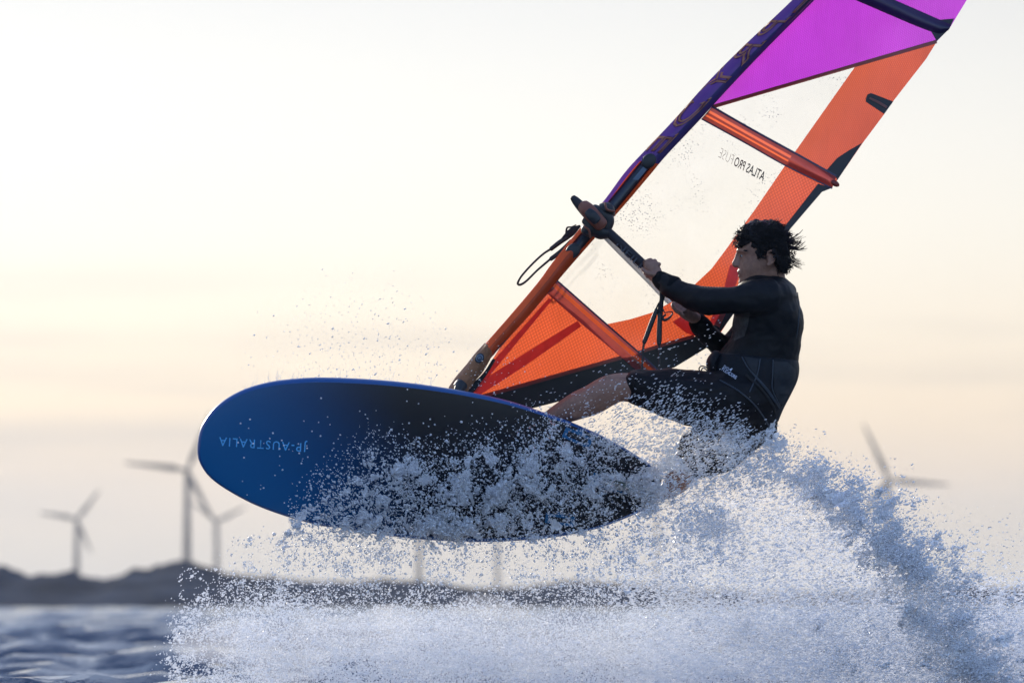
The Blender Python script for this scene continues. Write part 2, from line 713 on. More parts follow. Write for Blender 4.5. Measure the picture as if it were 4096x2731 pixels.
M['brown_light'] = mat('ribbed binding', (.42, .22, .14), 0.8)
M['cap_blue'] = mat('pulley cap', (.10, .14, .20), 0.4)
M['webbing'] = mat('black webbing', (.012, .013, .016), 0.8)
M['print_black'] = mat('black print', (.02, .02, .02), 0.6)
M['print_maroon'] = mat('maroon print', (.07, .015, .015), 0.6)
M['rope'] = mat('black rubber line', (.02, .023, .025), 0.55)

# board paint: blue nose fading into near black towards the tail (object X runs nose to tail)
m = mat('board bottom paint', (.01, .06, .2), 0.3, spec=.25)
nt = m.node_tree
b = nt.nodes['Principled BSDF']
tc = nt.nodes.new('ShaderNodeTexCoord')
sp = nt.nodes.new('ShaderNodeSeparateXYZ')
nt.links.new(tc.outputs['Object'], sp.inputs[0])
nz = nt.nodes.new('ShaderNodeTexNoise')
nz.inputs['Scale'].default_value = 260
nz.inputs['Detail'].default_value = 3
nt.links.new(tc.outputs['Object'], nz.inputs['Vector'])
ad = nt.nodes.new('ShaderNodeMath')
ad.operation = 'MULTIPLY_ADD'
ad.inputs[1].default_value = 0.10
nt.links.new(nz.outputs['Fac'], ad.inputs[0])
zm = nt.nodes.new('ShaderNodeMath')
zm.operation = 'MULTIPLY_ADD'          # slanted fade: lower side stays blue longer
zm.inputs[1].default_value = 0.42
nt.links.new(sp.outputs['Z'], zm.inputs[0])
nt.links.new(sp.outputs['X'], zm.inputs[2])
nt.links.new(zm.outputs[0], ad.inputs[2])
mr = nt.nodes.new('ShaderNodeMapRange')
mr.interpolation_type = 'SMOOTHSTEP'
mr.inputs[1].default_value = -0.80
mr.inputs[2].default_value = 0.13
nt.links.new(ad.outputs[0], mr.inputs[0])
cr = nt.nodes.new('ShaderNodeValToRGB')
cr.color_ramp.elements[0].color = (.010, .115, .285, 1)
cr.color_ramp.elements[1].color = (.007, .011, .018, 1)
e = cr.color_ramp.elements.new(0.55)
e.color = (.007, .058, .155, 1)
nt.links.new(mr.outputs[0], cr.inputs[0])
nt.links.new(cr.outputs[0], b.inputs['Base Color'])
bp = nt.nodes.new('ShaderNodeBump')
bp.inputs['Strength'].default_value = 0.12
bp.inputs['Distance'].default_value = 0.001
nt.links.new(nz.outputs['Fac'], bp.inputs['Height'])
nt.links.new(bp.outputs[0], b.inputs['Normal'])
M['board'] = m
M['rail'] = mat('blue board rail', (.012, .085, .28), 0.35)
M['deck'] = mat('board deck', (.02, .10, .30), 0.6)
M['board_print'] = mat('light blue board print', (.10, .46, .85), 0.5)
M['board_teal'] = mat('teal fin box print', (.01, .13, .30), 0.5)
M['fin'] = mat('grey green fin', (.05, .10, .09), 0.35)

M['skin'] = bump(mat('skin', (.28, .15, .105), 0.5, **{'Subsurface Weight': 0.0}), 70, 0.25, 0.003, vary=0.18)
M['lip'] = mat('lips', (.27, .10, .09), 0.45)
M['eye'] = mat('eye', (.35, .33, .32), 0.2)
M['iris'] = mat('iris', (.03, .02, .015), 0.2)
M['hair'] = mat('wet dark hair', (.006, .0055, .007), 0.5, spec=.3)
M['top'] = bump(mat('black rash top', (.005, .0065, .009), 0.58, spec=.22), 45, 0.25, 0.003, vary=0.08)
M['cuff'] = bump(mat('ribbed cuff', (.005, .007, .009), 0.8, spec=.15), 90, 0.4, 0.003)
M['chest'] = bump(mat('grey lit chest', (.045, .048, .05), 0.75, spec=.2), 60, 0.5, 0.004, vary=0.3)  # grey tone stands in for light on the chest of the black top
M['shorts'] = bump(mat('black board shorts', (.0045, .005, .0075), 0.55, spec=.22), 35, 0.5, 0.006, vary=0.25)
M['harness'] = bump(mat('dark waist harness', (.006, .009, .014), 0.6, spec=.2), 60, 0.3, 0.003, vary=0.2)
M['harness_light'] = bump(mat('harness lumbar panel', (.012, .017, .024), 0.55, spec=.3), 60, 0.3, 0.003, vary=0.2)
M['piping'] = mat('harness piping', (.03, .045, .065), 0.5)
M['print_white'] = mat('pale harness print', (.55, .62, .78), 0.5)

# ------------------------------------------------------------------ sea
def wave_h(x, y):
    r = np.random.default_rng(3)
    h = np.zeros_like(x)
    fine = np.zeros_like(x)
    for i in range(46):
        lam = 0.6 * (1.095 ** i) if i < 34 else 0.6 + r.random()
        lam = min(lam, 9)
        th = r.normal(-1.35, 0.36)
        kx, ky = math.cos(th) * 2 * math.pi / lam, math.sin(th) * 2 * math.pi / lam
        a = 0.0185 * lam ** 0.5 * (0.6 + 0.8 * r.random())
        ph = kx * x + ky * y + r.random() * 6.28
        s = np.sin(ph)
        h += a * (1 - 2 * np.abs(s) ** 0.8) * 0.8 if i % 2 else a * s
    return h * 0.82


def sea_patch(x0, x1, nx, y0, y1, ny, geo=False):
    ys = np.geomspace(y0, y1, ny) if geo else np.linspace(y0, y1, ny)
    xs = np.linspace(x0, x1, nx)
    X, Y = np.meshgrid(xs, ys)
    fade = np.clip((660 - Y) / 200, 0.15, 1)
    Z = wave_h(X, Y) * fade
    return X, Y, Z


def grid_mesh(X, Y, Z, name):
    ny, nx = X.shape
    co = np.stack([X, Y, Z], -1).reshape(-1, 3)
    idx = np.arange(nx * ny).reshape(ny, nx)
    q = np.stack([idx[:-1, :-1], idx[:-1, 1:], idx[1:, 1:], idx[1:, :-1]], -1).reshape(-1, 4)
    return co, q


def np_mesh(co, faces, name, smooth=True):
    me = bpy.data.meshes.new(name)
    k = faces.shape[1]
    me.vertices.add(len(co))
    me.vertices.foreach_set('co', np.ascontiguousarray(co, dtype=np.float32).ravel())
    me.loops.add(faces.size)
    me.loops.foreach_set('vertex_index', np.ascontiguousarray(faces, dtype=np.int32).ravel())
    me.polygons.add(len(faces))
    me.polygons.foreach_set('loop_start', np.arange(0, faces.size, k, dtype=np.int32))
    me.polygons.foreach_set('use_smooth', np.full(len(faces), smooth))
    me.update(calc_edges=True)
    return me


m = mat('sea water', (.006, .034, .080), 0.06, spec=0.5, IOR=1.33)
nt = m.node_tree
b = nt.nodes['Principled BSDF']
tc = nt.nodes.new('ShaderNodeTexCoord')
n1 = nt.nodes.new('ShaderNodeTexNoise')
n1.inputs['Scale'].default_value = 4.5
n1.inputs['Detail'].default_value = 5
n1.inputs['Roughness'].default_value = 0.6
nt.links.new(tc.outputs['Object'], n1.inputs['Vector'])
bp = nt.nodes.new('ShaderNodeBump')
bp.inputs['Strength'].default_value = 0.5
bp.inputs['Distance'].default_value = 0.13
nt.links.new(n1.outputs['Fac'], bp.inputs['Height'])
nt.links.new(bp.outputs[0], b.inputs['Normal'])
M['sea'] = m

cos, qs, off = [], [], 0
for arg in ((-12, 12, 230, 18.0, 90.0, 400), ):
    X, Y, Z = sea_patch(*arg)
    co, q = grid_mesh(X, Y, Z, 's')
    cos.append(co); qs.append(q + off); off += len(co)
X, Y, Z = sea_patch(-85, 85, 230, 90.0, 640.0, 420, geo=True)
co, q = grid_mesh(X, Y, Z, 's')
cos.append(co); qs.append(q + off); off += len(co)
# calm outer sheets to either side, behind the camera and under the land
def sheet(x0, x1, y0, y1, z=-0.12):
    global off
    cos.append(np.array([[x0, y0, z], [x1, y0, z], [x1, y1, z], [x0, y1, z]], float))
    qs.append(np.array([[0, 1, 2, 3]]) + off)
    off += 4
sheet(-1900, 1900, -190, 18.0)
sheet(-1900, -12, 18.0, 90); sheet(12, 1900, 18.0, 90)
sheet(-1900, -85, 90, 640); sheet(85, 1900, 90, 640)
sheet(-1900, 1900, 640, 7000)
sea = link('sea', np_mesh(np.vstack(cos), np.vstack(qs), 'sea'), M['sea'])
tag(sea, 'choppy blue sea', None, None, 'structure')

# ------------------------------------------------------------------ far shore
M['dune'] = bump(mat('dune scrub', (.070, .078, .092), 1.0, spec=0.0), 0.12, 0.6, 1.0, vary=0.45)
sky_pts = [(-400, 1310), (-200, 1322), (0, 1301), (30, 1314), (60, 1328), (110, 1323), (160, 1320), (230, 1334), (262, 1331), (300, 1312),
           (360, 1308), (400, 1294), (430, 1291), (470, 1301), (520, 1321), (600, 1331), (700, 1338), (800, 1341), (900, 1334), (1000, 1340),
           (1080, 1352), (1180, 1354), (1260, 1346), (1330, 1338), (1420, 1340), (1550, 1352), (1700, 1360), (1900, 1366), (2060, 1352), (2160, 1344), (2260, 1350), (2400, 1362), (2600, 1350), (2900, 1345)]
SH = 620.0
px = np.array([p[0] for p in sky_pts]) * 1.7415
pz = np.array([zfar(p[1] * 1.7415, SH + 40) for p in sky_pts])
xs = np.concatenate([np.linspace(-1800, -130, 60)[:-1], np.linspace(-130, 130, 420), np.linspace(130, 1800, 60)[1:]])
ys = np.concatenate([np.linspace(SH - 6, SH + 40, 24), np.linspace(SH + 46, SH + 160, 14)])
X, Y = np.meshgrid(xs, ys)
prof = np.interp((xs / (SH + 40)) * FPX + 2048, px, pz)
t = np.clip((Y - (SH - 6)) / 46, 0, 1)
rise = np.where(Y <= SH + 40, t ** 0.75, np.clip(1 - (Y - SH - 40) / 150, 0.12, 1))
nzv = np.array([mnoise.fractal(Vector((a * 0.11, c * 0.11, 0)), 0.9, 2.0, 4) for a, c in zip(X.ravel(), Y.ravel())]).reshape(X.shape)
nz2 = np.array([mnoise.fractal(Vector((a * 0.45, c * 0.3, 5)), 0.8, 2.0, 4) for a, c in zip(X.ravel(), Y.ravel())]).reshape(X.shape)
Z = -0.35 + (prof[None, :] + 0.35) * rise + nzv * 0.25 * t + np.abs(nz2) * 0.8 * t
co, q = grid_mesh(X, Y, Z, 'dunes')
tag(link('dunes', np_mesh(co, q, 'dunes'), M['dune']), 'dark scrubby dunes along the far shore', None, None, 'structure')
M['land'] = bump(mat('far land', (.05, .055, .045), 0.95, spec=0.0), 0.02, 0.3, 1.0, vary=0.3)
tag(link('land', np_mesh(np.array([[-1900, SH + 60, 0.2], [1900, SH + 60, 0.2], [1900, 7000, 0.2], [-1900, 7000, 0.2]], float), np.array([[0, 1, 2, 3]]), 'land'), M['land']),
    'flat land behind the dunes', None, None, 'structure')

# ------------------------------------------------------------------ wind turbines
M['turbine'] = mat('pale grey turbine', (.12, .125, .14), 0.8, spec=.05)


def turbine(hub_s, Y, blade_m, angles, label, width=1.0):
    hx, hz = far(hub_s[0], Y), zfar(hub_s[1], Y)
    root = empty('wind_turbine', (hx, Y, 0.2), label, 'wind turbine', 'wind turbines behind the dunes')
    k = width
    def lathe(rows, axis='z', org=(0, 0, 0), sides=20):
        V, Fc = [], []
        for (h, r) in rows:
            for j in range(sides):
                a = 2 * math.pi * j / sides
                if axis == 'z':
                    V.append((org[0] + r * math.cos(a), org[1] + r * math.sin(a), org[2] + h))
                else:
                    V.append((org[0] + r * math.cos(a), org[1] + h, org[2] + r * math.sin(a)))
        for i in range(len(rows) - 1):
            for j in range(sides):
                kk = (j + 1) % sides
                Fc.append((i * sides + j, i * sides + kk, (i + 1) * sides + kk, (i + 1) * sides + j))
        Fc.append(tuple(range(sides))); Fc.append(tuple((len(rows) - 1) * sides + j for j in range(sides)))
        return V, Fc
    b = MB(); b.add(*lathe([(-0.4, 2.5 * k), (0.8, 2.45 * k), (hz * 0.5, 2.0 * k), (hz - 1.8, 1.45 * k)], org=(hx, Y, 0.2)))
    b.build('tower', M['turbine'], root)
    # nacelle: tapered housing behind the hub
    b = MB()
    rows = [(-2.6, .8), (-2.4, 1.35), (0.5, 1.75), (5.0, 1.7), (7.2, 1.45), (7.6, .9)]
    b.add(*lathe([(h, r * k) for h, r in rows], 'y', (hx, Y, hz), 16))
    b.build('nacelle', M['turbine'], root)
    b = MB(); b.add(*lathe([(-4.9, .12), (-4.7, .7), (-4.0, 1.2), (-2.7, 1.45)], 'y', (hx, Y, hz), 16))
    b.build('hub', M['turbine'], root)
    for a in angles:
        ca, sa = math.cos(math.radians(a)), math.sin(math.radians(a))
        V, Fc = [], []
        st = [(0.8, .8, .8), (2.5, .85, .75), (5, 1.25, .55), (8, 1.7, .45), (blade_m * .5, 1.25, .28), (blade_m * .8, .8, .16), (blade_m * .97, .45, .08), (blade_m, .12, .03)]
        for (s, c, th) in st:
            for j in range(10):
                g = 2 * math.pi * j / 10
                u = c * k * math.cos(g) - (c - .8) * 0.35 * k
                w = th * math.sin(g)
                tw = 0.25 * (1 - s / blade_m)
                uu, ww = u * math.cos(tw) - w * math.sin(tw), u * math.sin(tw) + w * math.cos(tw)
                V.append((hx + ca * s - sa * uu, Y - 3.6 + ww - 0.03 * s, hz + sa * s + ca * uu))
        for i in range(len(st) - 1):
            for j in range(10):
                kk = (j + 1) % 10
                Fc.append((i * 10 + j, i * 10 + kk, (i + 1) * 10 + kk, (i + 1) * 10 + j))
        Fc.append(tuple(range(10))); Fc.append(tuple((len(st) - 1) * 10 + j for j in range(10)))
        MB().add(V, Fc).build('blade', M['turbine'], root)
    return root


turbine((749, 1881), 3150, 35, (173, 67, -62), 'largest wind turbine, its tower rising from the highest dune beside the board nose', 1.05)
turbine((308, 2076), 4700, 31, (170, 51, -66), 'far left wind turbine with all three blades in the open', 1.35)
turbine((868, 2083), 5200, 30, (143, 25, -92), 'small pale wind turbine just right of the largest one, under the board nose', 1.4)
turbine((3553, 1919), 3700, 40, (114, -5, -125), 'right hand wind turbine above the spray plume', 1.2)
turbine((1677, 1960), 4300, 29, (95, -25, 215), 'wind turbine tower below the middle of the board, its rotor hidden', 1.0)
turbine((1990, 1985), 5400, 26, (80, -40, 200), 'fainter wind turbine tower below the board, right of the middle one', 1.0)
turbine((2628, 1985), 5000, 26, (100, -20, 220), 'wind turbine tower beneath the board tail in the spray', 1.1)

# ------------------------------------------------------------------ haze over the water and land
hz_v = [(-1950, -195, -1.4), (1950, -195, -1.4), (1950, 7050, -1.4), (-1950, 7050, -1.4), (-1950, -195, 140), (1950, -195, 140), (1950, 7050, 140), (-1950, 7050, 140)]
hz_f = [(0, 3, 2, 1), (4, 5, 6, 7), (0, 1, 5, 4), (1, 2, 6, 5), (2, 3, 7, 6), (3, 0, 4, 7)]
m = bpy.data.materials.new('haze air')
m.use_nodes = True
nt = m.node_tree
nt.nodes.clear()
o_ = nt.nodes.new('ShaderNodeOutputMaterial')
pv = nt.nodes.new('ShaderNodeVolumePrincipled')
pv.inputs['Color'].default_value = (1.0, .97, .93, 1)
pv.inputs['Density'].default_value = 0.5e-4
pv.inputs['Anisotropy'].default_value = 0.3
nt.links.new(pv.outputs[0], o_.inputs['Volume'])
haze = link('haze', mesh_from(hz_v, hz_f, 'haze'), m, smooth=False)
tag(haze, 'thin sea haze in front of the far turbines', None, None, 'stuff')

# ------------------------------------------------------------------ board
OUT = [(2500, 1791), (2561, 1830), (2607, 1863), (2630, 1906), (2633, 1947), (2612, 1998), (2582, 2034), (2510, 2069), (2383, 2115), (2230, 2146), (2077, 2161),
       (1912, 2167), (1720, 2159), (1529, 2139), (1370, 2113), (1274, 2100), (1146, 2065), (1019, 2018), (910, 1960), (840, 1909), (805, 1862), (790, 1820), (790, 1769),
       (800, 1718), (818, 1680), (853, 1635), (910, 1590), (987, 1552), (1083, 1526), (1178, 1514), (1274, 1509), (1401, 1512), (1529, 1520), (1657, 1533), (1784, 1551),
       (1880, 1568), (1976, 1588), (2071, 1613), (2200, 1657), (2284, 1687), (2406, 1741)]
pts = np.array(OUT, float)
pe = catmull(np.vstack([pts, pts[:1]]), 181)[:-1]
NO = len(pe)


def board_d(sx, sy):
    """depth of the board's bottom at a photo position: nose nearer than tail, scoop at the nose, belly across"""
    u = (sx - 790) / 1843.0
    d = -0.52 + 1.0 * u
    k = np.clip((0.36 - u) / 0.36, 0, 1)
    d = d + 0.17 * k ** 2.2
    mid = 1842 + (sx - 790) * 0.055
    v = (sy - mid) / 325.0
    return d + 0.018 * v ** 2 + 0.05 * v


def spine(e):
    sx = np.clip(e[0], 1010, 2420)
    return np.array([sx, 1842 + (sx - 790) * 0.055])


board_base = P(1711, 1893, float(board_d(1711, 1893)))
board = empty('windsurf_board', board_base, 'blue and black windsurf board in mid air, its underside facing out', 'windsurf board')


def board_ring(q, add_d):
    row = []
    for e in pe:
        s = spine(e)
        p = s + (e - s) * q
        row.append((p[0], p[1], board_d(p[0], p[1]) + add_d))
    row = np.array(row)
    return PV(row[:, 0], row[:, 1], row[:, 2])


def ring_faces(n_r, base=0):
    Fc = []
    for i in range(n_r - 1):
        for j in range(NO):
            k = (j + 1) % NO
            Fc.append((base + i * NO + j, base + i * NO + k, base + (i + 1) * NO + k, base + (i + 1) * NO + j))
    return Fc


def local(o, base):
    """shift a mesh built in world space so its object sits at base (object coordinates run from there)"""
    o.data.transform(Matrix.Translation(-base))
    o.matrix_parent_inverse = Matrix.Identity(4)
    return o


qs_ = [0.0, .2, .4, .6, .75, .85, .91, .945]
rings = [board_ring(q, 0.004 * q ** 8) for q in qs_]
o = MB().add(np.vstack(rings), ring_faces(len(rings))).build('bottom', M['board'], board)
local(o, board_base)
rail_q = [(.945, .0025), (.97, .006), (.988, .014), (.998, .028), (1.0, .045), (.995, .062), (.975, .082), (.94, .098)]
rings = [board_ring(q, a) for q, a in rail_q]
o = MB().add(np.vstack(rings), ring_faces(len(rings))).build('rail', M['rail'], board)
local(o, board_base)
rings = [board_ring(q, a) for q, a in [(.94, .098), (.85, .112), (.6, .122), (.3, .125), (.001, .126)]]
o = MB().add(np.vstack(rings), ring_faces(len(rings))).build('deck', M['deck'], board)
local(o, board_base)


def on_board(lift):
    return lambda sx, sy, u, v: P(sx, sy, float(board_d(sx, sy)) - lift)


me = text_mesh('JP-AUSTRALIA', (1230, 1762), (-352, -26), (-3, 46), on_board(0.003), offset=0.004, space=1.25)
link('lettering', me, M['board_print'], board, False)
# fin boxes with their printed surrounds
for (cx, cy, w, h, rot) in ((2310, 1750, 118, 44, 0.42), (2440, 1934, 150, 52, 0.28), (2240, 2078, 118, 40, 0.14)):
    ca, sa = math.cos(rot), math.sin(rot)
    def T(x, y, lift):
        X_, Y_ = cx + x * ca - y * sa, cy + x * sa + y * ca
        return P(X_, Y_, float(board_d(X_, Y_)) - lift)
    b = MB()
    for (x0, x1, y0, y1) in ((-w / 2, w / 2, -h / 2, -h / 2 + 11), (-w / 2, w / 2, h / 2 - 11, h / 2), (-w / 2, -w / 2 + 16, -h / 2 + 11, h / 2 - 11), (w / 2 - 16, w / 2, -h / 2 + 11, h / 2 - 11), (-w * .12, w * .1, -h / 2 - 12, -h / 2)):
        b.add([T(x0, y0, .0025), T(x1, y0, .0025), T(x1, y1, .0025), T(x0, y1, .0025)], [(0, 1, 2, 3)])
    fb = b.build('fin_box_print', M['board_teal'], board, False)
    b = MB()
    b.add([T(-w * .34, -5, .003), T(w * .34, -5, .003), T(w * .34, 5, .003), T(-w * .34, 5, .003)], [(0, 1, 2, 3)])
    b.build('slot', M['plastic'], fb, False).matrix_parent_inverse = Matrix.Identity(4)
# the middle fin, pointing out of the bottom towards the viewer
V, Fc = [], []
for (k, cx_, ln, th) in ((0, 2440, 62, 5), (.35, 2452, 52, 4.5), (.7, 2470, 38, 3.2), (.95, 2488, 20, 1.8), (1.0, 2496, 6, .6)):
    for j in range(12):
        g = 2 * math.pi * j / 12
        x = cx_ + ln * math.cos(g); y = 1928 + (x - 2440) * .28 + th * math.sin(g) - 14 * k
        V.append(P(x, y, float(board_d(2440, 1930)) - 0.17 * k))
for i in range(4):
    for j in range(12):
        kk = (j + 1) % 12
        Fc.append((i * 12 + j, i * 12 + kk, (i + 1) * 12 + kk, (i + 1) * 12 + j))
Fc.append(tuple(48 + j for j in range(12)))
MB().add(V, Fc).build('fin', M['fin'], board)
# foot straps on the deck side, just behind the rail
for (sx, sy) in ((2190, 1690), (2570, 1900)):
    d0 = float(board_d(sx, sy)) + .12
    MB().tube([(sx - 70, sy - 20, d0, 22, 4), (sx - 45, sy - 15, d0 + .07, 24, 4), (sx, sy, d0 + .1, 24, 4), (sx + 45, sy + 18, d0 + .07, 24, 4), (sx + 70, sy + 25, d0, 22, 4)]).build('foot_strap', M['webbing'], board)

# ------------------------------------------------------------------ rig: mast, sail, boom
TACK = np.array([1870.0, 1560.0])
MDIR = np.array([.653, -.757])
MNRM = np.array([.757, .653])


def sail_d(sx, sy):
    sx = np.asarray(sx, float); sy = np.asarray(sy, float)
    along = ((sx - TACK[0]) * MDIR[0] + (sy - TACK[1]) * MDIR[1]) / PXM
    perp = ((sx - TACK[0]) * MNRM[0] + (sy - TACK[1]) * MNRM[1]) / PXM
    p = np.clip(perp, 0, 1)
    return 0.32 + 0.26 * along + 0.42 * p + 0.07 * np.sin(np.clip(p / 0.62, 0, 1) * math.pi)


rig_base = P(1850, 1560, .28)
rig = empty('windsurf_rig', rig_base, 'orange and purple windsurf sail on its raked mast with boom and lines', 'windsurf sail')


def panel(name, poly, m, lift=0.0, parent=rig, cuts=2):
    bm = bmesh.new()
    vs = [bm.verts.new((x, y, 0)) for x, y in poly]
    f = bm.faces.new(vs)
    bmesh.ops.triangulate(bm, faces=[f])
    for _ in range(cuts):
        bmesh.ops.subdivide_edges(bm, edges=bm.edges[:], cuts=1, use_grid_fill=True)
    for v in bm.verts:
        v.co = P(v.co.x, v.co.y, float(sail_d(v.co.x, v.co.y)) - lift)
    bmesh.ops.recalc_face_normals(bm, faces=bm.faces[:])
    me = bpy.data.meshes.new(name)
    bm.to_mesh(me)
    bm.free()
    return link(name, me, m, parent)


def strip(name, pts, w, m, lift=0.004, parent=rig, n=24):
    """ribbon lying on the sail; pts sx, sy; w px (or list)"""
    p = catmull([(x, y, ww) for (x, y), ww in zip(pts, w if isinstance(w, (list, tuple)) else [w] * len(pts))], n)
    t = np.gradient(p[:, :2], axis=0)
    t /= np.linalg.norm(t, axis=1)[:, None]
    nn = np.stack([-t[:, 1], t[:, 0]], 1)
    a = p[:, :2] + nn * p[:, 2:3] / 2
    b_ = p[:, :2] - nn * p[:, 2:3] / 2
    V = list(PV(a[:, 0], a[:, 1], sail_d(a[:, 0], a[:, 1]) - lift)) + list(PV(b_[:, 0], b_[:, 1], sail_d(b_[:, 0], b_[:, 1]) - lift))
    Fc = [(i, i + 1, n + i + 1, n + i) for i in range(n - 1)]
    return MB().add(V, Fc).build(name, m, parent)


LUFF_R = [(3259, 0), (2857, 415), (2806, 475), (2647, 644), (2460, 860), (2294, 1050), (2231, 1121), (2185, 1172), (2123, 1254), (2006, 1382), (1889, 1565)]
# --- cloth panels
panel('purple_panel', [(3400, -260), (3235, -5), (2835, 415), (2840, 434), (3747, 167), (3798, 115), (3868, 0), (4020, -260)], M['purple'])
panel('window_upper', [(2850, 430), (3425, 261), (3179, 609), (3010, 520)], M['film'])
panel('leech_panel_upper', [(3425, 261), (3747, 168), (3705, 236), (3571, 408), (3536, 459), (3450, 574), (3345, 727), (3179, 609)], M['orange_leech'])
panel('window_main', [(2800, 455), (3150, 645), (3020, 838), (2902, 1000), (2846, 1075), (2781, 1136), (2700, 1200), (2608, 1250), (2520, 1277), (2424, 1297), (2218, 1110), (2276, 1040), (2440, 855), (2620, 645)], M['film'], cuts=3)
panel('leech_panel_lower', [(3152, 645), (3300, 715), (3329, 750), (3288, 766), (3163, 912), (2934, 1252), (2880, 1335), (2775, 1345), (2552, 1410), (2424, 1297), (2520, 1277), (2608, 1250), (2700, 1200), (2781, 1136), (2846, 1075), (2902, 1000), (3020, 838)], M['orange'], cuts=3)
panel('foot_panel', [(2180, 1160), (2330, 1280), (2486, 1430), (2210, 1507), (1955, 1580), (1880, 1580), (1895, 1555), (2006, 1380), (2110, 1260)], M['orange'], cuts=3)
panel('foot_band', [(1955, 1580), (2210, 1507), (2486, 1431), (2552, 1411), (2776, 1346), (2872, 1330), (2868, 1358), (2825, 1392), (2698, 1469), (2560, 1515), (2400, 1562), (2202, 1614), (2060, 1650), (1930, 1640), (1890, 1600)], M['foot_band'], cuts=3)
# --- seams and reinforcements
strip('seam', [(2850, 428), (3200, 326), (3747, 167)], 15, M['seam_red'])
strip('foot_seam', [(1930, 1585), (2210, 1507), (2486, 1430)], 16, M['seam_red'])
strip('foot_seam', [(2552, 1410), (2664, 1376), (2776, 1345)], 14, M['seam_red'])
strip('reinforcement_band', [(1890, 1562), (2040, 1385), (2202, 1196)], [30, 24, 15], M['band_red'])
strip('reinforcement_band', [(1900, 1566), (2100, 1437), (2318, 1294)], [44, 42, 26], M['band_red'], lift=.005)
panel('clew_patch', [(2870, 1322), (2776, 1343), (2745, 1332), (2690, 1288), (2730, 1262), (2790, 1290)], M['band_red'], lift=.004)
panel('clew_patch', [(2878, 1310), (2838, 1290), (2896, 1152), (2920, 1062), (2972, 1035), (2950, 1120), (2905, 1250)], M['band_red'], lift=.004)
panel('leech_reinforcement', [(3450, 571), (3395, 602), (3348, 633), (3300, 688), (3345, 712), (3349, 722)], M['sail_black'], lift=.003)
panel('leech_reinforcement', [(3272, 735), (3329, 752), (3288, 768), (3163, 914), (2936, 1253), (2872, 1342), (2845, 1318), (2882, 1252), (3138, 906)], M['sail_black'], lift=.003)
panel('leech_batten_pocket', [(3463, 395), (3470, 378), (3485, 373), (3573, 407), (3537, 457), (3463, 408)], M['sail_black'], lift=.003)
strip('pocket_stripe', [(3478, 393), (3512, 409), (3548, 430)], [8, 10, 11], M['batten_red'], lift=.006)
panel('leech_reinforcement', [(3725, 128), (3747, 166), (3798, 116), (3817, 75), (3760, 80)], M['sail_black'], lift=.003)


def on_sail(lift):
    return lambda sx, sy, u, v: P(sx, sy, float(sail_d(sx, sy)) - lift)


def batten(name, upper, lower, m, w0=0.0, w1=1.0, lift=0.0, bulge=0.018, parent=rig, n=26):
    a = catmull(upper, n)
    b_ = catmull(lower, n)
    V, Fc = [], []
    R = 9
    for i in range(n):
        for j in range(R):
            w = w0 + (w1 - w0) * j / (R - 1)
            x, y = a[i] * (1 - w) + b_[i] * w
            V.append(P(x, y, float(sail_d(x, y)) - .003 - lift - bulge * math.sin(math.pi * w)))
    for i in range(n - 1):
        for j in range(R - 1):
            Fc.append((i * R + j, i * R + j + 1, (i + 1) * R + j + 1, (i + 1) * R + j))
    return MB().add(V, Fc).build(name, m, parent)


U_, L_ = [(2848, 427), (3010, 520), (3176, 611), (3345, 705)], [(2806, 476), (2974, 568), (3141, 662), (3329, 754)]
for (w0, w1, mm) in ((0, .27, 'batten_red'), (.27, .44, 'batten_orange'), (.44, .60, 'batten_red'), (.60, .72, 'batten_orange'), (.72, 1, 'batten_red')):
    batten('batten_sleeve' if mm == 'batten_red' else 'batten_stripe', U_[:3], L_[:3], M[mm], w0, w1)
batten('batten_sleeve', U_[2:], L_[2:], M['batten_red'])
strip('batten_edge', U_, 9, M['batten_navy'], lift=.006)
strip('batten_edge', L_, 6, M['batten_navy'], lift=.006)
MB().ball(3338, 733, float(sail_d(3338, 733)) - .01, 12, 22, 16, -1.05).build('batten_end', M['batten_red'], rig)
U_, L_ = [(3350, -100), (3578, 0), (3760, 80), (3806, 100)], [(3180, -100), (3418, 0), (3725, 128), (3794, 122)]
batten('batten_sleeve', U_, L_, M['batten_navy'])
U_, L_ = [(2229, 1123), (2424, 1295), (2552, 1407), (2660, 1505)], [(2188, 1173), (2320, 1290), (2486, 1430), (2600, 1530)]
for (w0, w1, mm) in ((0, .2, 'batten_red'), (.2, .45, 'sleeve_orange'), (.45, 1, 'batten_red')):
    batten('batten_sleeve' if mm == 'batten_red' else 'batten_stripe', U_, L_, M[mm], w0, w1)
strip('batten_edge', U_, 7, M['batten_navy'], lift=.006)

# --- luff sleeve: flattened tube round the mast, defined by its two edges
LE = [(3330, -170), (3170, 0), (2978, 182), (2838, 322), (2691, 485), (2576, 606), (2500, 689), (2417, 801), (2325, 907), (2210, 1050), (2154, 1127), (2047, 1254), (1935, 1382), (1905, 1420)]
RE = [(3420, -170), (3259, 0), (3075, 186), (2932, 335), (2790, 490), (2663, 625), (2597, 704), (2500, 818), (2400, 930), (2294, 1050), (2233, 1121), (2123, 1254), (2006, 1382), (1975, 1420)]
NS = 90
le, re_ = catmull(LE, NS), catmull(RE, NS)


def sleeve_pt(i, w, back=False, bul=0.038, lift=0.0):
    x, y = le[i] * (1 - w) + re_[i] * w
    s = math.sin(math.pi * min(max(w, 0), 1)) ** 0.7
    return P(x, y, float(sail_d(x, y)) + (bul * s if back else -(bul * s) - lift))


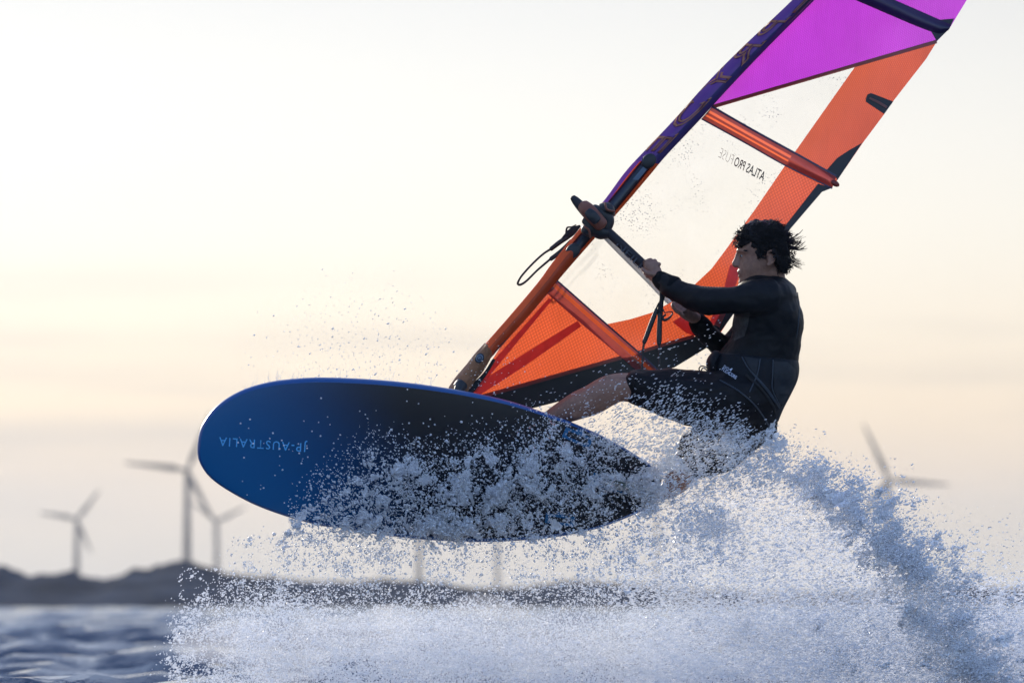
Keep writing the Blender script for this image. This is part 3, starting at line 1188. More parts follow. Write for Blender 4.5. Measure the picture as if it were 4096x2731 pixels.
def sleeve_part(name, i0, i1, w0, w1, m, R=7, lift=0.0, back=False):
    V, Fc = [], []
    for i in range(i0, i1 + 1):
        for j in range(R):
            V.append(sleeve_pt(i, w0 + (w1 - w0) * j / (R - 1), back, lift=lift))
    for i in range(i1 - i0):
        for j in range(R - 1):
            Fc.append((i * R + j, i * R + j + 1, (i + 1) * R + j + 1, (i + 1) * R + j))
    return MB().add(V, Fc).build(name, m, rig)


def i_at(sy):
    return int(np.argmin(np.abs(le[:, 1] - sy)))


iA, iB, iC, iD = i_at(645), i_at(800), i_at(1000), NS - 1
sleeve_part('luff_sleeve', 0, iA, 0, .62, M['sleeve_purple'])
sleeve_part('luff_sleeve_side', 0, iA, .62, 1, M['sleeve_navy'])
sleeve_part('luff_sleeve_back', 0, iD, 0, 1, M['sleeve_orange'], back=True)
sleeve_part('luff_edge', iA, iB, 0, .20, M['sleeve_mag'])
sleeve_part('luff_edge', iB, iC, 0, .20, M['sleeve_orange'])
sleeve_part('luff_edge', iA, iC, .84, 1, M['sleeve_orange'])
sleeve_part('luff_sleeve', iC, iD, 0, .42, M['sleeve_orange'])
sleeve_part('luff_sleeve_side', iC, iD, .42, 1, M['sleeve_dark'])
# dark lips of the cut-out round the bare mast
def mid(i, w):
    x, y = le[i] * (1 - w) + re_[i] * w
    return x, y
for i, nm in ((iA, 'cutout_lip'), (iC, 'cutout_lip')):
    x, y = mid(i, .52)
    sg = -1 if i == iA else 1
    MB().ball(x + sg * -4, y + sg * 4, float(sail_d(x, y)) - .030, 27, 34, 10, -.85 + math.pi / 2).build(nm, M['plastic'], rig)
# mast
mp = [(*mid(i, .53), float(sail_d(*mid(i, .53))), 25, 25) for i in range(0, NS, 6)]
mp += [(1880, 1490, .33, 26, 26), (1838, 1548, .29, 26, 26)]
mast = MB().tube(mp, n=60, sides=20).build('mast', M['carbon'], rig)
a0, a1 = i_at(655), i_at(720)
b = MB()
pr = []
for i in range(a0, a1 + 1):
    for w in (.50, .58, .66, .72):
        x, y = mid(i, w)
        pr.append(P(x, y, float(sail_d(x, y)) - .028 + abs(w - .53) * .02))
b.add(pr, [(i * 4 + j, i * 4 + j + 1, i * 4 + j + 5, i * 4 + j + 4) for i in range(a1 - a0) for j in range(3)])
b.build('mast_print', M['mast_print'], mast).matrix_parent_inverse = Matrix.Identity(4)

# luff lettering: outlined letters running down the sleeve, seen from behind so mirrored
cu_len = np.concatenate([[0], np.cumsum(np.linalg.norm(np.diff(le, axis=0), axis=1))])
s_top, s_bot = -360.0, float(np.interp(604, le[:, 1], cu_len))


def luff_map(sx, sy, u, v):
    # u runs from the start of the word (up the mast, out of frame) to its end near the cut-out
    s = s_bot - (1 - u) * 1290
    f = np.interp(s, cu_len, np.arange(NS))
    i0 = int(min(max(f, 0), NS - 2)); fr = f - i0
    w = 0.02 + (1 - v) * 0.66
    w = 0.70 - v * 0.78
    p0, p1 = sleeve_pt(i0, max(w, 0.0), lift=.006), sleeve_pt(i0 + 1, max(w, 0.0), lift=.006)
    p = p0.lerp(p1, fr)
    if s < 0:
        p = p + (sleeve_pt(0, .3) - sleeve_pt(1, .3)) * (-s / (cu_len[1]))
    if w < 0:
        p = p + Vector((0.0, -w * 0.09, 0))
    return p


me = text_mesh('NEILPRYDE', (0, 0), (0, 0), (0, 0), luff_map, outline=0.030, space=1.12)
link('luff_lettering', me, M['luff_print'], rig, False)

me = text_mesh('ATLAS', (3052, 726), (-71, -38), (13, -36), on_sail(.004), offset=.012)
link('sail_lettering', me, M['print_black'], rig, False)
me = text_mesh('PRO', (2973, 684), (-40, -22), (12, -36), on_sail(.004), offset=.012)
link('sail_lettering', me, M['print_maroon'], rig, False)
me = text_mesh('FUSE', (2926, 658), (-53, -30), (12, -36), on_sail(.004), offset=-.028)
link('sail_lettering', me, M['print_maroon'], rig, False)

# mast protector at the tack
PL = [(1940, 1374), (1903, 1414), (1869, 1457), (1824, 1510), (1790, 1560)]
PR = [(1962, 1396), (1968, 1420), (1934, 1484), (1900, 1525), (1860, 1585)]
pl, pr_ = catmull(PL, 22), catmull(PR, 22)
V, Fc = [], []
for i in range(22):
    for j in range(12):
        w = j / 11
        x, y = pl[i] * (1 - w) + pr_[i] * w
        V.append(P(x, y, float(sail_d(1870, 1480)) - .012 - .048 * math.sin(math.pi * w) ** .6 - (.004 if (i // 5) % 2 else 0)))
for i in range(21):
    for j in range(11):
        Fc.append((i * 12 + j, i * 12 + j + 1, (i + 1) * 12 + j + 1, (i + 1) * 12 + j))
prot = MB().add(V, Fc).build('mast_protector', M['brown'], rig)
dd = float(sail_d(1870, 1480))
b = MB()
for i in range(0, 64):
    f = i / 63 * 20
    i0 = int(f); fr = f - i0
    p = pl[i0] * (1 - fr) + pl[i0 + 1] * fr
    b.tube([(p[0] - 1, p[1] - 1, dd - .020, 2.0, 2), (p[0] + 12, p[1] + 8, dd - .045, 2.0, 2)], n=3, sides=5, cap=False)
b.build('ribbed_binding', M['brown_light'], prot).matrix_parent_inverse = Matrix.Identity(4)
for k, (r, mm, dz) in enumerate(((19, 'plastic', 0), (14.5, 'cap_blue', .005), (9.5, 'plastic', .008), (6.5, 'cap_blue', .011))):
    o = MB().ball(1918, 1432, dd - .064 - dz, r * .95, r * 1.12, 4, .6, seg=24).build('pulley_cap' if k == 0 else 'cap_ring', M[mm], rig if k == 0 else cap0)
    if k == 0:
        cap0 = o
    else:
        o.matrix_parent_inverse = Matrix.Identity(4)
MB().tube([(1975, 1440, dd + .005, 7, 7), (1940, 1495, dd, 8, 8), (1905, 1535, dd, 12, 12), (1875, 1570, dd, 16, 14)]).build('downhaul_line', M['webbing'], rig)

# boom
def boom_near_d(k):
    return .46 - .06 * math.sin(math.pi * min(1, k * 1.1)) + .32 * k ** 2


NB = [(2395, 885), (2421, 917), (2500, 990), (2590, 1075), (2660, 1150), (2720, 1215), (2800, 1285), (2868, 1345)]
rows = [(x, y, boom_near_d(i / 7), 19.5 if i < 4 else 18, 19.5 if i < 4 else 18) for i, (x, y) in enumerate(NB)]
boom_arm = MB().tube(rows, n=50, sides=18).build('boom_arm', M['grip'], rig)
FB = [(2400, 905), (2425, 945), (2500, 1023), (2590, 1113), (2660, 1186), (2720, 1240), (2800, 1300), (2868, 1350)]
fd = [.62, .70, .84, .96, 1.0, .98, .92, .80]
MB().tube([(x, y, d_, 15, 15) for (x, y), d_ in zip(FB, fd)], n=44, sides=14).build('boom_arm', M['alu'], rig)
me = text_mesh('NEILPRYDE', (2462, 982), (214, 214), (17, -20), lambda sx, sy, u, v: P(sx, sy, float(np.interp((sx - 2395) / (2868 - 2395), np.linspace(0, 1, 8), [r[2] for r in rows])) - .0215), offset=.006)
link('boom_lettering', me, M['grip_print'], rig, False)
# boom head with its two clamps and padded front end
hd = .44
MB().tube([(2293, 792, hd - .01, 13, 12), (2303, 803, hd - .01, 17, 16), (2330, 832, hd - .02, 22, 20), (2362, 862, hd - .03, 27, 24), (2385, 885, hd - .03, 28, 24)]).build('boom_bumper', M['grip'], rig)
MB().tube([(2336, 826, hd - .03, 27, 24), (2352, 842, hd - .045, 31, 28), (2376, 868, hd - .05, 31, 28), (2403, 897, hd - .04, 29, 26)], n=20, sides=22).build('boom_head_ring', M['plastic_rust'], rig)
MB().tube([(2352, 846, hd - .075, 18, 9), (2368, 862, hd - .082, 22, 10), (2388, 884, hd - .078, 20, 9)], sides=20).build('boom_head_pad', M['plastic'], rig)
MB().tube([(2346, 880, hd + .0, 22, 22), (2372, 902, hd - .01, 30, 26), (2400, 925, hd, 33, 30), (2425, 930, hd, 26, 26)], sides=20).build('boom_head', M['plastic'], rig)
MB().tube([(2378, 836, hd + .0, 20, 20), (2405, 855, hd - .01, 30, 26), (2430, 880, hd, 28, 28), (2422, 912, hd, 26, 26)], sides=20).build('boom_head', M['plastic'], rig)
for (p0, p1) in (((2412, 842), (2444, 836)), ((2368, 916), (2346, 922))):
    MB().tube([(p0[0], p0[1], hd + .0, 31, 34), ((p0[0] + p1[0]) / 2, (p0[1] + p1[1]) / 2, hd, 30, 34), (p1[0] - (8 if p1[0] > 2400 else -6), p1[1] + (14 if p1[0] > 2400 else -2), hd + .02, 24, 30)], sides=20).build('mast_clamp', M['plastic'], rig)
for (c0, c1, c2) in (((2420, 812), (2428, 838), (2458, 846)), ((2338, 906), (2356, 922), (2362, 952))):
    MB().tube([(*c0, hd - .032, 4, 6), (*c1, hd - .045, 5, 8), (*c2, hd - .03, 4, 6)], n=16, sides=10).build('clamp_trim', M['plastic_rust'], rig)
for (x, y) in ((2372, 826), (2382, 824), (2337, 868), (2335, 878)):
    MB().tube([(x, y, hd, 4, 5), (x + 10, y + 8, hd - .01, 7, 9)], n=6, sides=8).build('clamp_tooth', M['plastic'], rig)
MB().tube([(2434, 890, .45, 1.8, 1.8), (2444, 898, .45, 1.8, 1.8), (2445, 908, .45, 1.8, 1.8)], n=10, sides=6).build('trim_line', M['rope'], rig)

# harness line on the near arm
MB().tube([(2651, 1160, .39, 14, 10), (2650, 1180, .385, 12, 8), (2646, 1204, .385, 9, 6), (2643, 1224, .385, 11, 7), (2640, 1262, .385, 11, 8)]).build('line_strap', M['webbing'], rig)
MB().tube([(2646, 1196, .39, 3, 3), (2632, 1218, .39, 3, 3), (2622, 1244, .39, 4, 4)]).build('line_strap', M['webbing'], rig)
MB().tube([(2626, 1240, .385, 9, 8), (2606, 1292, .38, 10, 10), (2588, 1340, .38, 9.5, 9.5), (2577, 1368, .38, 9, 9)]).build('line_tubing', M['rope'], rig)
MB().tube([(2640, 1258, .38, 10, 9), (2638, 1310, .375, 10.5, 10), (2637, 1352, .375, 11, 10), (2636, 1374, .375, 9, 9)]).build('line_tubing', M['rope'], rig)
MB().tube([(2577, 1366, .38, 5, 5), (2572, 1400, .38, 4.6, 4.6), (2570, 1440, .38, 4.4, 4.4), (2570, 1490, .37, 4.4, 4.4), (2600, 1530, .37, 4.4, 4.4), (2630, 1500, .37, 4.4, 4.4), (2638, 1450, .375, 4.6, 4.6), (2638, 1410, .375, 4.8, 4.8), (2637, 1372, .375, 5, 5)], n=60, sides=8).build('harness_line', M['rope'], rig)
MB().tube([(2652, 1236, .38, 3, 3), (2660, 1250, .375, 2.4, 2.4), (2684, 1246, .37, 2.4, 2.4), (2690, 1254, .37, 3, 3), (2676, 1272, .37, 5, 5), (2658, 1280, .375, 6, 6), (2650, 1270, .38, 5, 5), (2662, 1258, .38, 4, 4)], n=50, sides=8).build('line_buckle', M['plastic'], rig)
for k in range(9):
    y = 1268 + k * 9.5
    MB().tube([(2641, y, .364, .6, .6), (2647, y + .5, .366, .6, .6)], n=3, sides=5).build('line_mark', M['grip_print'], rig)
# harness line on the far arm, swinging out past the mast
MB().tube([(2318, 905, .78, 6, 8), (2290, 925, .78, 16, 8), (2268, 945, .78, 14, 8), (2250, 962, .78, 10, 8)]).build('line_strap', M['webbing'], rig)
MB().tube([(2304, 900, .78, 2.5, 2.5), (2286, 908, .78, 3, 3), (2268, 912, .78, 4, 4), (2264, 940, .78, 4, 4), (2262, 956, .78, 4, 4)]).build('line_strap', M['webbing'], rig)
MB().tube([(2268, 950, .78, 10, 9), (2235, 972, .78, 10, 9), (2204, 996, .78, 9, 9)]).build('line_tubing', M['rope'], rig)
MB().tube([(2285, 966, .79, 10, 9), (2245, 1005, .79, 10.5, 9), (2203, 1036, .79, 9, 9)]).build('line_tubing', M['rope'], rig)
MB().tube([(2206, 994, .78, 5, 5), (2170, 1018, .78, 4.6, 4.6), (2125, 1060, .78, 4.6, 4.6), (2085, 1105, .78, 4.8, 4.8), (2071, 1132, .785, 5, 5), (2080, 1139, .79, 5, 5), (2105, 1124, .79, 4.8, 4.8), (2150, 1080, .79, 4.6, 4.6), (2204, 1034, .79, 5, 5)], n=70, sides=8).build('harness_line', M['rope'], rig)
# mast foot joint down to the deck
MB().tube([(1845, 1540, .29, 26, 26), (1835, 1560, .27, 20, 20), (1828, 1590, .25, 16, 16), (1824, 1615, .22, 24, 24)]).build('mast_foot', M['plastic'], rig)

# ------------------------------------------------------------------ rider
exec_person = True
rider_base = P(2640, 2010, .62)
rider = empty('person', rider_base, 'dark haired person in black top and shorts leaning back on the boom', 'person')

# --- bare body: one continuous surface
b = MB()
b.slices([(2985, 1118, 3150, 1118, .45, 120), (2962, 1150, 3168, 1147, .45, 168), (2950, 1200, 3185, 1200, .45, 172), (2944, 1300, 3202, 1300, .45, 150), (2930, 1345, 3196, 1344, .45, 140),
          (2895, 1400, 3190, 1395, .45, 135), (2862, 1460, 3176, 1463, .45, 140), (2862, 1500, 3174, 1510, .45, 150), (2880, 1560, 3140, 1590, .46, 150), (2920, 1640, 3090, 1690, .47, 130)])
# legs
b.tube([(2990, 1575, .39, 92, 80), (2800, 1570, .34, 88, 80), (2640, 1562, .30, 78, 78), (2540, 1552, .29, 61, 64), (2480, 1549, .29, 58, 62), (2430, 1564, .29, 62, 62), (2370, 1598, .31, 62, 62), (2310, 1622, .33, 57, 58), (2240, 1656, .36, 45, 46), (2180, 1690, .39, 35, 36), (2140, 1712, .41, 33, 34), (2100, 1722, .40, 30, 36)], n=60)
b.tube([(3000, 1640, .56, 110, 95), (2900, 1730, .58, 96, 90), (2815, 1795, .60, 78, 78), (2770, 1830, .61, 66, 66), (2735, 1870, .62, 62, 60), (2710, 1920, .63, 56, 54), (2682, 1952, .65, 40, 42), (2650, 1965, .68, 32, 36), (2605, 1962, .70, 26, 40), (2560, 1955, .70, 18, 40)], n=50)
b.ball(2446, 1524, .262, 36, 25, 18, .35)
b.ball(2330, 1640, .30, 60, 26, 26, -.45)
# arms
b.tube([(3060, 1190, .30, 52, 50), (2960, 1200, .285, 40, 40), (2860, 1202, .295, 36, 36), (2780, 1188, .325, 35, 34), (2710, 1158, .36, 31, 30), (2650, 1122, .40, 28, 26), (2625, 1102, .42, 27, 23)], n=40)
b.tube([(3040, 1200, .62, 60, 60), (2990, 1290, .66, 38, 38), (2930, 1368, .655, 32, 32), (2885, 1378, .63, 32, 32), (2835, 1336, .58, 30, 30), (2790, 1283, .54, 27, 27), (2765, 1262, .52, 25, 26)], n=40)
# near hand: palm, four fingers over the tube, thumb below
b.tube([(2630, 1108, .415, 27, 22), (2616, 1085, .42, 31, 20), (2603, 1066, .425, 32, 18), (2592, 1050, .43, 24, 15)], n=14)
b.ball(2606, 1070, .415, 30, 38, 17, -.5)
near_f = [((2586, 1046), (2572, 1053), (2574, 1078), (2578, 1092), 8.5), ((2602, 1041), (2586, 1048), (2585, 1085), (2588, 1105), 9.0), ((2620, 1044), (2602, 1058), (2598, 1098), (2601, 1114), 8.8), ((2637, 1056), (2618, 1072), (2610, 1105), (2612, 1122), 7.6)]
for (k, a, t_, e, r) in near_f:
    b.tube([(k[0], k[1], .415, r + 1.5, r + 1), (a[0], a[1], .455, r, r), (t_[0], t_[1], .478, r * .95, r * .95), (e[0], e[1], .445, r * .82, r * .82), (e[0] + 1, e[1] + 3, .425, r * .7, r * .7)], n=18, sides=10)
b.tube([(2622, 1100, .40, 13, 12), (2603, 1095, .385, 11, 10), (2588, 1092, .385, 10, 9), (2576, 1082, .39, 8.5, 8), (2569, 1074, .395, 7, 7)], n=16, sides=10)
# far hand
b.tube([(2772, 1268, .52, 26, 25), (2750, 1252, .50, 30, 22), (2732, 1238, .485, 28, 20), (2722, 1226, .48, 22, 16)], n=14)
for (k, a, e, r) in (((2706, 1207), (2692, 1217), (2700, 1238), 8.6), ((2716, 1217), (2700, 1230), (2710, 1249), 8.8), ((2728, 1228), (2712, 1240), (2722, 1254), 8.2), ((2740, 1240), (2724, 1250), (2734, 1260), 7.4)):
    b.tube([(k[0], k[1], .47, r + 1, r + 1), (a[0], a[1], .435, r, r), ((a[0] + e[0]) / 2 - 2, (a[1] + e[1]) / 2 + 3, .415, r * .95, r * .95), (e[0], e[1], .425, r * .8, r * .8)], n=16, sides=10)
b.tube([(2752, 1254, .53, 12, 12), (2730, 1232, .535, 10, 10), (2712, 1212, .53, 9, 9), (2700, 1200, .52, 7.5, 7.5)], n=14, sides=10)
# neck and head
HD = .42
b.tube([(3075, 1030, HD, 62, 58), (3080, 1080, HD + .005, 60, 58), (3080, 1125, HD + .02, 66, 66), (3078, 1160, HD + .03, 90, 110)], n=16)
b.slices([(3025, 890, 3085, 890, HD, 28), (2985, 908, 3120, 908, HD, 58), (2963, 940, 3145, 935, HD, 73), (2952, 972, 3155, 965, HD, 78), (2949, 995, 3156, 990, HD, 78), (2953, 1010, 3154, 1010, HD, 76),
          (2957, 1024, 3150, 1030, HD, 73), (2957, 1045, 3140, 1050, HD, 70), (2955, 1062, 3125, 1068, HD, 66), (2953, 1080, 3108, 1085, HD, 61), (2957, 1098, 3098, 1100, HD, 56), (2956, 1115, 3088, 1112, HD, 50), (2957, 1130, 3070, 1125, HD, 42), (2970, 1145, 3050, 1138, HD, 30)], n=70, power=2.15)
b.tube([(2957, 1006, HD, 9, 11), (2950, 1018, HD, 8, 9), (2945, 1034, HD, 8, 9), (2939, 1048, HD, 9, 11), (2937, 1057, HD, 9.5, 12.5), (2944, 1064, HD, 8, 14)], n=22)          # nose
b.tube([(2964, 1012, HD, 11, 12), (2957, 1030, HD, 11, 14), (2953, 1046, HD, 12, 17), (2956, 1060, HD, 12, 20)], n=16)
for s in (-1, 1):
    b.ball(2951, 1061, HD + s * .013, 10, 7.5, 8)                                  # nostril wings
    b.tube([(2952, 1003, HD + s * .004, 7, 8), (2954, 1001, HD + s * .022, 7.5, 8), (2965, 1003, HD + s * .044, 7, 7), (2983, 1008, HD + s * .060, 5, 5)], n=14)   # brow ridge
    b.ball(3004, 1048, HD + s * .043, 32, 18, 15, -.3)                              # cheekbone
    b.ball(2971, 1030, HD + s * .029, 12, 4, 11, -.1)                             # lower lid
    b.ball(2971, 1017.5, HD + s * .030, 12, 4.5, 12, .1)                              # upper lid
    b.ball(3045, 1100, HD + s * .045, 34, 18, 12, -.55)                             # jaw angle
b.ball(2966, 1088, HD, 14, 26, 36)
b.ball(2955, 1086, HD, 8, 5.4, 22)
b.ball(2960, 1105, HD, 8, 5.6, 20)
b.ball(2966, 1130, HD, 13, 12, 22)
# ears: rim, lobe and hollow bowl
for s in (-1, 1):
    e0 = HD + s * .076
    b.tube([(3066, 1034, e0 + s * .004, 4.5, 5), (3070, 1012, e0 + s * .012, 5, 5), (3083, 1003, e0 + s * .018, 5, 5), (3096, 1010, e0 + s * .022, 5, 5), (3099, 1030, e0 + s * .022, 5, 5), (3093, 1048, e0 + s * .016, 5, 5), (3080, 1060, e0 + s * .008, 6.5, 5), (3071, 1056, e0 + s * .003, 6, 5)], n=40, sides=10)
    b.ball(3083, 1030, e0 + s * .004, 15, 25, 6, .2)
    b.tube([(3076, 1018, e0 + s * .010, 3, 3), (3088, 1022, e0 + s * .014, 3, 3), (3089, 1038, e0 + s * .012, 3, 3), (3080, 1048, e0 + s * .008, 3, 3)], n=16, sides=8)
body_me = remesh(b.mesh('body'), 0.0036, 3, 'body')
body = link('body', body_me, M['skin'], rider)
# eyes and brows, set into the face
eb = MB()
for s in (-1, 1):
    e = MB().ball(2968, 1023.5, HD + s * .0300, 9.0, 5.4, 11).build('eye', M['eye'], rider)
    i_ = MB().ball(2963.0, 1024, HD + s * .0325, 4.4, 4.8, 8).build('iris', M['iris'], e)
    i_.matrix_parent_inverse = Matrix.Identity(4)
    b = MB()
    for k in range(26):
        t_ = k / 25
        x = 2953 + 34 * t_; y = 1005 - 6 * math.sin(t_ * 2.4) + 2 * t_
        d_ = HD + s * (.016 + .050 * t_ ** .8)
        b.tube([(x - 3, y + 2.5, d_ + s * .004, 1.2, 1.2), (x + 5, y - 1.0 + random.uniform(-1, 1), d_ + s * .009, .8, .8)], n=3, sides=5)
    b.build('eyebrow', M['hair'], rider)
MB().tube([(2951, 1094, HD - .016, 2, 4), (2957, 1096, HD - .018, 2.2, 3), (2971, 1096, HD - .030, 1.8, 2.5)], n=10, sides=8).build('mouth', M['lip'], rider)

# --- long sleeved top
b = MB()
b.slices([(2998, 1096, 3142, 1110, .44, 88), (2972, 1116, 3156, 1122, .445, 140), (2948, 1150, 3178, 1147, .45, 182), (2938, 1200, 3197, 1200, .45, 186), (2936, 1253, 3213, 1253, .45, 178), (2927, 1306, 3215, 1300, .45, 166), (2925, 1345, 3208, 1344, .45, 156),
          (2890, 1397, 3206, 1390, .45, 148), (2866, 1425, 3195, 1425, .45, 148), (2850, 1462, 3190, 1465, .45, 150), (2860, 1490, 3180, 1495, .45, 146)], n=60)
b.tube([(3075, 1190, .31, 80, 70), (3010, 1192, .285, 74, 66), (2940, 1201, .275, 55, 60), (2880, 1203, .28, 54, 56), (2830, 1205, .29, 57, 54), (2783, 1195, .315, 52, 50), (2735, 1176, .34, 48, 46), (2690, 1152, .365, 46, 42), (2655, 1130, .39, 38, 35), (2638, 1118, .405, 33, 30)], n=60, sides=22)
b.tube([(3040, 1200, .60, 72, 66), (2990, 1290, .655, 54, 52), (2935, 1372, .655, 48, 46), (2890, 1384, .625, 46, 46), (2840, 1346, .585, 44, 44), (2800, 1302, .555, 40, 38), (2786, 1284, .545, 34, 32)], n=44, sides=20)
top_me = remesh(b.mesh('top'), 0.0055, 3, 'top')
wrinkle(top_me, 10, 0.005, (1.3, 1, 1.5))
top = link('long_sleeved_top', top_me, M['top'], rider)
# ribbed cuffs
MB().tube([(2690, 1149, .368, 49, 45), (2672, 1139, .38, 44, 40), (2655, 1128, .392, 40, 36), (2640, 1117, .404, 36, 32), (2634, 1113, .408, 33, 29)], n=16, sides=24).build('cuff', M['cuff'], top).matrix_parent_inverse = Matrix.Identity(4)
MB().tube([(2815, 1318, .567, 44, 40), (2800, 1300, .555, 43, 39), (2788, 1284, .545, 38, 34)], n=12, sides=22).build('cuff', M['cuff'], top).matrix_parent_inverse = Matrix.Identity(4)
# sleeve ruffles along the upper edge of the forearm
b = MB()
for k in range(16):
    x = 2725 + k * 11; y = float(np.interp(x, [2725, 2783, 2840, 2909], [1130, 1146, 1150, 1152]))
    b.ball(x, y, float(np.interp(x, [2700, 2900], [.36, .285])), 6.5, 4.2, 30, .25)
b.build('sleeve_ruffle', M['top'], top).matrix_parent_inverse = Matrix.Identity(4)

# --- shorts
b = MB()
b.slices([(2862, 1460, 3178, 1480, .45, 154), (2850, 1500, 3178, 1530, .45, 172), (2862, 1560, 3154, 1588, .455, 180), (2890, 1630, 3122, 1650, .47, 176), (2930, 1700, 3094, 1712, .49, 138), (2950, 1750, 3066, 1750, .5, 100)], n=40)
b.tube([(2990, 1580, .38, 122, 118), (2850, 1600, .335, 120, 116), (2727, 1582, .31, 107, 102), (2661, 1571, .30, 100, 98), (2600, 1559, .295, 87, 92), (2560, 1551, .29, 74, 82), (2540, 1549, .29, 68, 76)], n=44, sides=26)
b.tube([(3010, 1650, .55, 128, 105), (2930, 1720, .575, 122, 104), (2868, 1778, .59, 116, 100), (2812, 1806, .60, 106, 94), (2775, 1820, .61, 96, 88)], n=40, sides=26)
sh_me = remesh(b.mesh('shorts'), 0.0065, 3, 'shorts')
wrinkle(sh_me, 8, 0.010, (1, 1, 1.6))
shorts = link('board_shorts', sh_me, M['shorts'], rider)

# --- waist harness
b = MB()
b.slices([(2862, 1408, 3194, 1440, .45, 158), (2848, 1430, 3198, 1478, .45, 164), (2838, 1460, 3190, 1522, .45, 168), (2842, 1490, 3166, 1574, .455, 172), (2872, 1512, 3134, 1636, .46, 172), (2930, 1560, 3112, 1690, .47, 150)], n=44, sides=36)
hz_me = remesh(b.mesh('harness'), 0.006, 2, 'harness')
harness = link('waist_harness', hz_me, M['harness'], rider)
BV = bvh_of(body_me, top_me, sh_me, hz_me)


def seam(name, pts, r, m, parent, lift=.003):
    p = catmull(pts, 26)
    rows = [(x, y, hit_d(BV, x, y, lift, .3), r, r) for x, y in p]
    o = MB().tube(rows, sides=8, resample=False).build(name, m, parent)
    o.matrix_parent_inverse = Matrix.Identity(4)
    return o


for pts in ([(3041, 1436), (3028, 1500), (2998, 1566)], [(3092, 1440), (3091, 1500), (3090, 1556), (3120, 1625)], [(2968, 1428), (2995, 1475), (3060, 1552), (3112, 1622)], [(3000, 1480), (3075, 1562), (3118, 1632)]):
    seam('piping', pts, 2.6, M['piping'], harness)
seam('harness_strap', [(2985, 1500), (3050, 1562), (3100, 1640), (3095, 1700)], 5, M['webbing'], harness, .004)
seam('harness_edge', [(2880, 1520), (2950, 1560), (3010, 1610), (3050, 1660), (3085, 1718)], 3, M['piping'], harness)


def patch(name, poly, m, parent, lift=.004, cuts=3):
    bm = bmesh.new()
    f = bm.faces.new([bm.verts.new((x, y, 0)) for x, y in poly])
    bmesh.ops.triangulate(bm, faces=[f])
    for _ in range(cuts):
        bmesh.ops.subdivide_edges(bm, edges=bm.edges[:], cuts=1, use_grid_fill=True)
    for v in bm.verts:
        v.co = P(v.co.x, v.co.y, hit_d(BV, v.co.x, v.co.y, lift, .4))
    me = bpy.data.meshes.new(name)
    bm.to_mesh(me)
    bm.free()
    o = link(name, me, m, parent)
    o.matrix_parent_inverse = Matrix.Identity(4)
    return o


patch('lumbar_panel', [(3096, 1445), (3150, 1448), (3182, 1475), (3186, 1510), (3165, 1560), (3135, 1612), (3122, 1620), (3096, 1556)], M['harness_light'], harness)
patch('side_panel', [(2975, 1425), (3036, 1436), (3024, 1500), (3000, 1470)], M['harness_light'], harness)
patch('chest_lit_patch', [(2937, 1254), (3000, 1250), (2992, 1300), (2978, 1345), (2936, 1362), (2928, 1330)], M['chest'], top)  # lit front of the chest, painted as a lighter patch on the top
# spreader pad and loops at the belly
MB().tube([(2868, 1420, .40, 24, 60), (2850, 1450, .40, 26, 70), (2852, 1480, .40, 22, 66)], n=16).build('harness_pad', M['harness'], harness).matrix_parent_inverse = Matrix.Identity(4)
for (k, r_) in ((0, 22), (1, 15)):
    MB().tube([(2838, 1490, .34, 2.6, 2.6), (2826 - 4 * k, 1470 + 6 * k, .33, 2.6, 2.6), (2806 + 6 * k, 1464 + 8 * k, .33, 2.6, 2.6), (2796 + 10 * k, 1474 + 6 * k, .335, 2.6, 2.6), (2800 + 8 * k, 1486 + 4 * k, .34, 2.6, 2.6)], n=24, sides=8).build('release_loop', M['webbing'], harness).matrix_parent_inverse = Matrix.Identity(4)
hl = lambda sx, sy, u, v: P(sx, sy, hit_d(BV, sx, sy, .005, .3))
for (txt, org, xv, yv) in (('EVO', (2893, 1470), (20, 13), (5, -11)), ('FLEX', (2886, 1480), (29, 19), (5, -11)), ('CORE', (2913, 1497), (30, 20), (6, -12))):
    me = text_mesh(txt, org, xv, yv, hl, offset=.02 if txt == 'CORE' else .004)
    o = link('harness_print', me, M['print_white'], harness, False)
    o.matrix_parent_inverse = Matrix.Identity(4)
patch('harness_mark', [(2917, 1478), (2926, 1472), (2931, 1474), (2923, 1484)], M['print_white'], harness, .005, 1)
# creases over shirt back and shorts hem
seam('back_seam', [(3190, 1170), (3196, 1220), (3194, 1290), (3186, 1350)], 2.0, M['piping'], top)
seam('shorts_hem', [(2541, 1490), (2536, 1530), (2536, 1570), (2545, 1606)], 3.0, M['shorts'], shorts)

# --- hair: a tousled cap of wet curls
b = MB()
b.slices([(3022, 884, 3092, 884, HD, 30), (2985, 898, 3128, 900, HD, 62), (2960, 925, 3148, 928, HD, 80), (2952, 955, 3158, 958, HD, 86), (3010, 985, 3161, 985, HD, 87), (3040, 1010, 3160, 1012, HD, 85), (3080, 1040, 3156, 1040, HD, 80), (3100, 1070, 3154, 1065, HD, 66), (3112, 1090, 3144, 1088, HD, 48)], n=36, power=2.1)
cap_me = remesh(b.mesh('cap'), 0.006, 1, 'hair_cap')
wrinkle(cap_me, 28, 0.010)
hair = link('hair', cap_me, M['hair'], rider)
HB = bvh_of(cap_me)
rr = random.Random(5)
b = MB()
HBODY = bvh_of(body_me)
SHELL = []


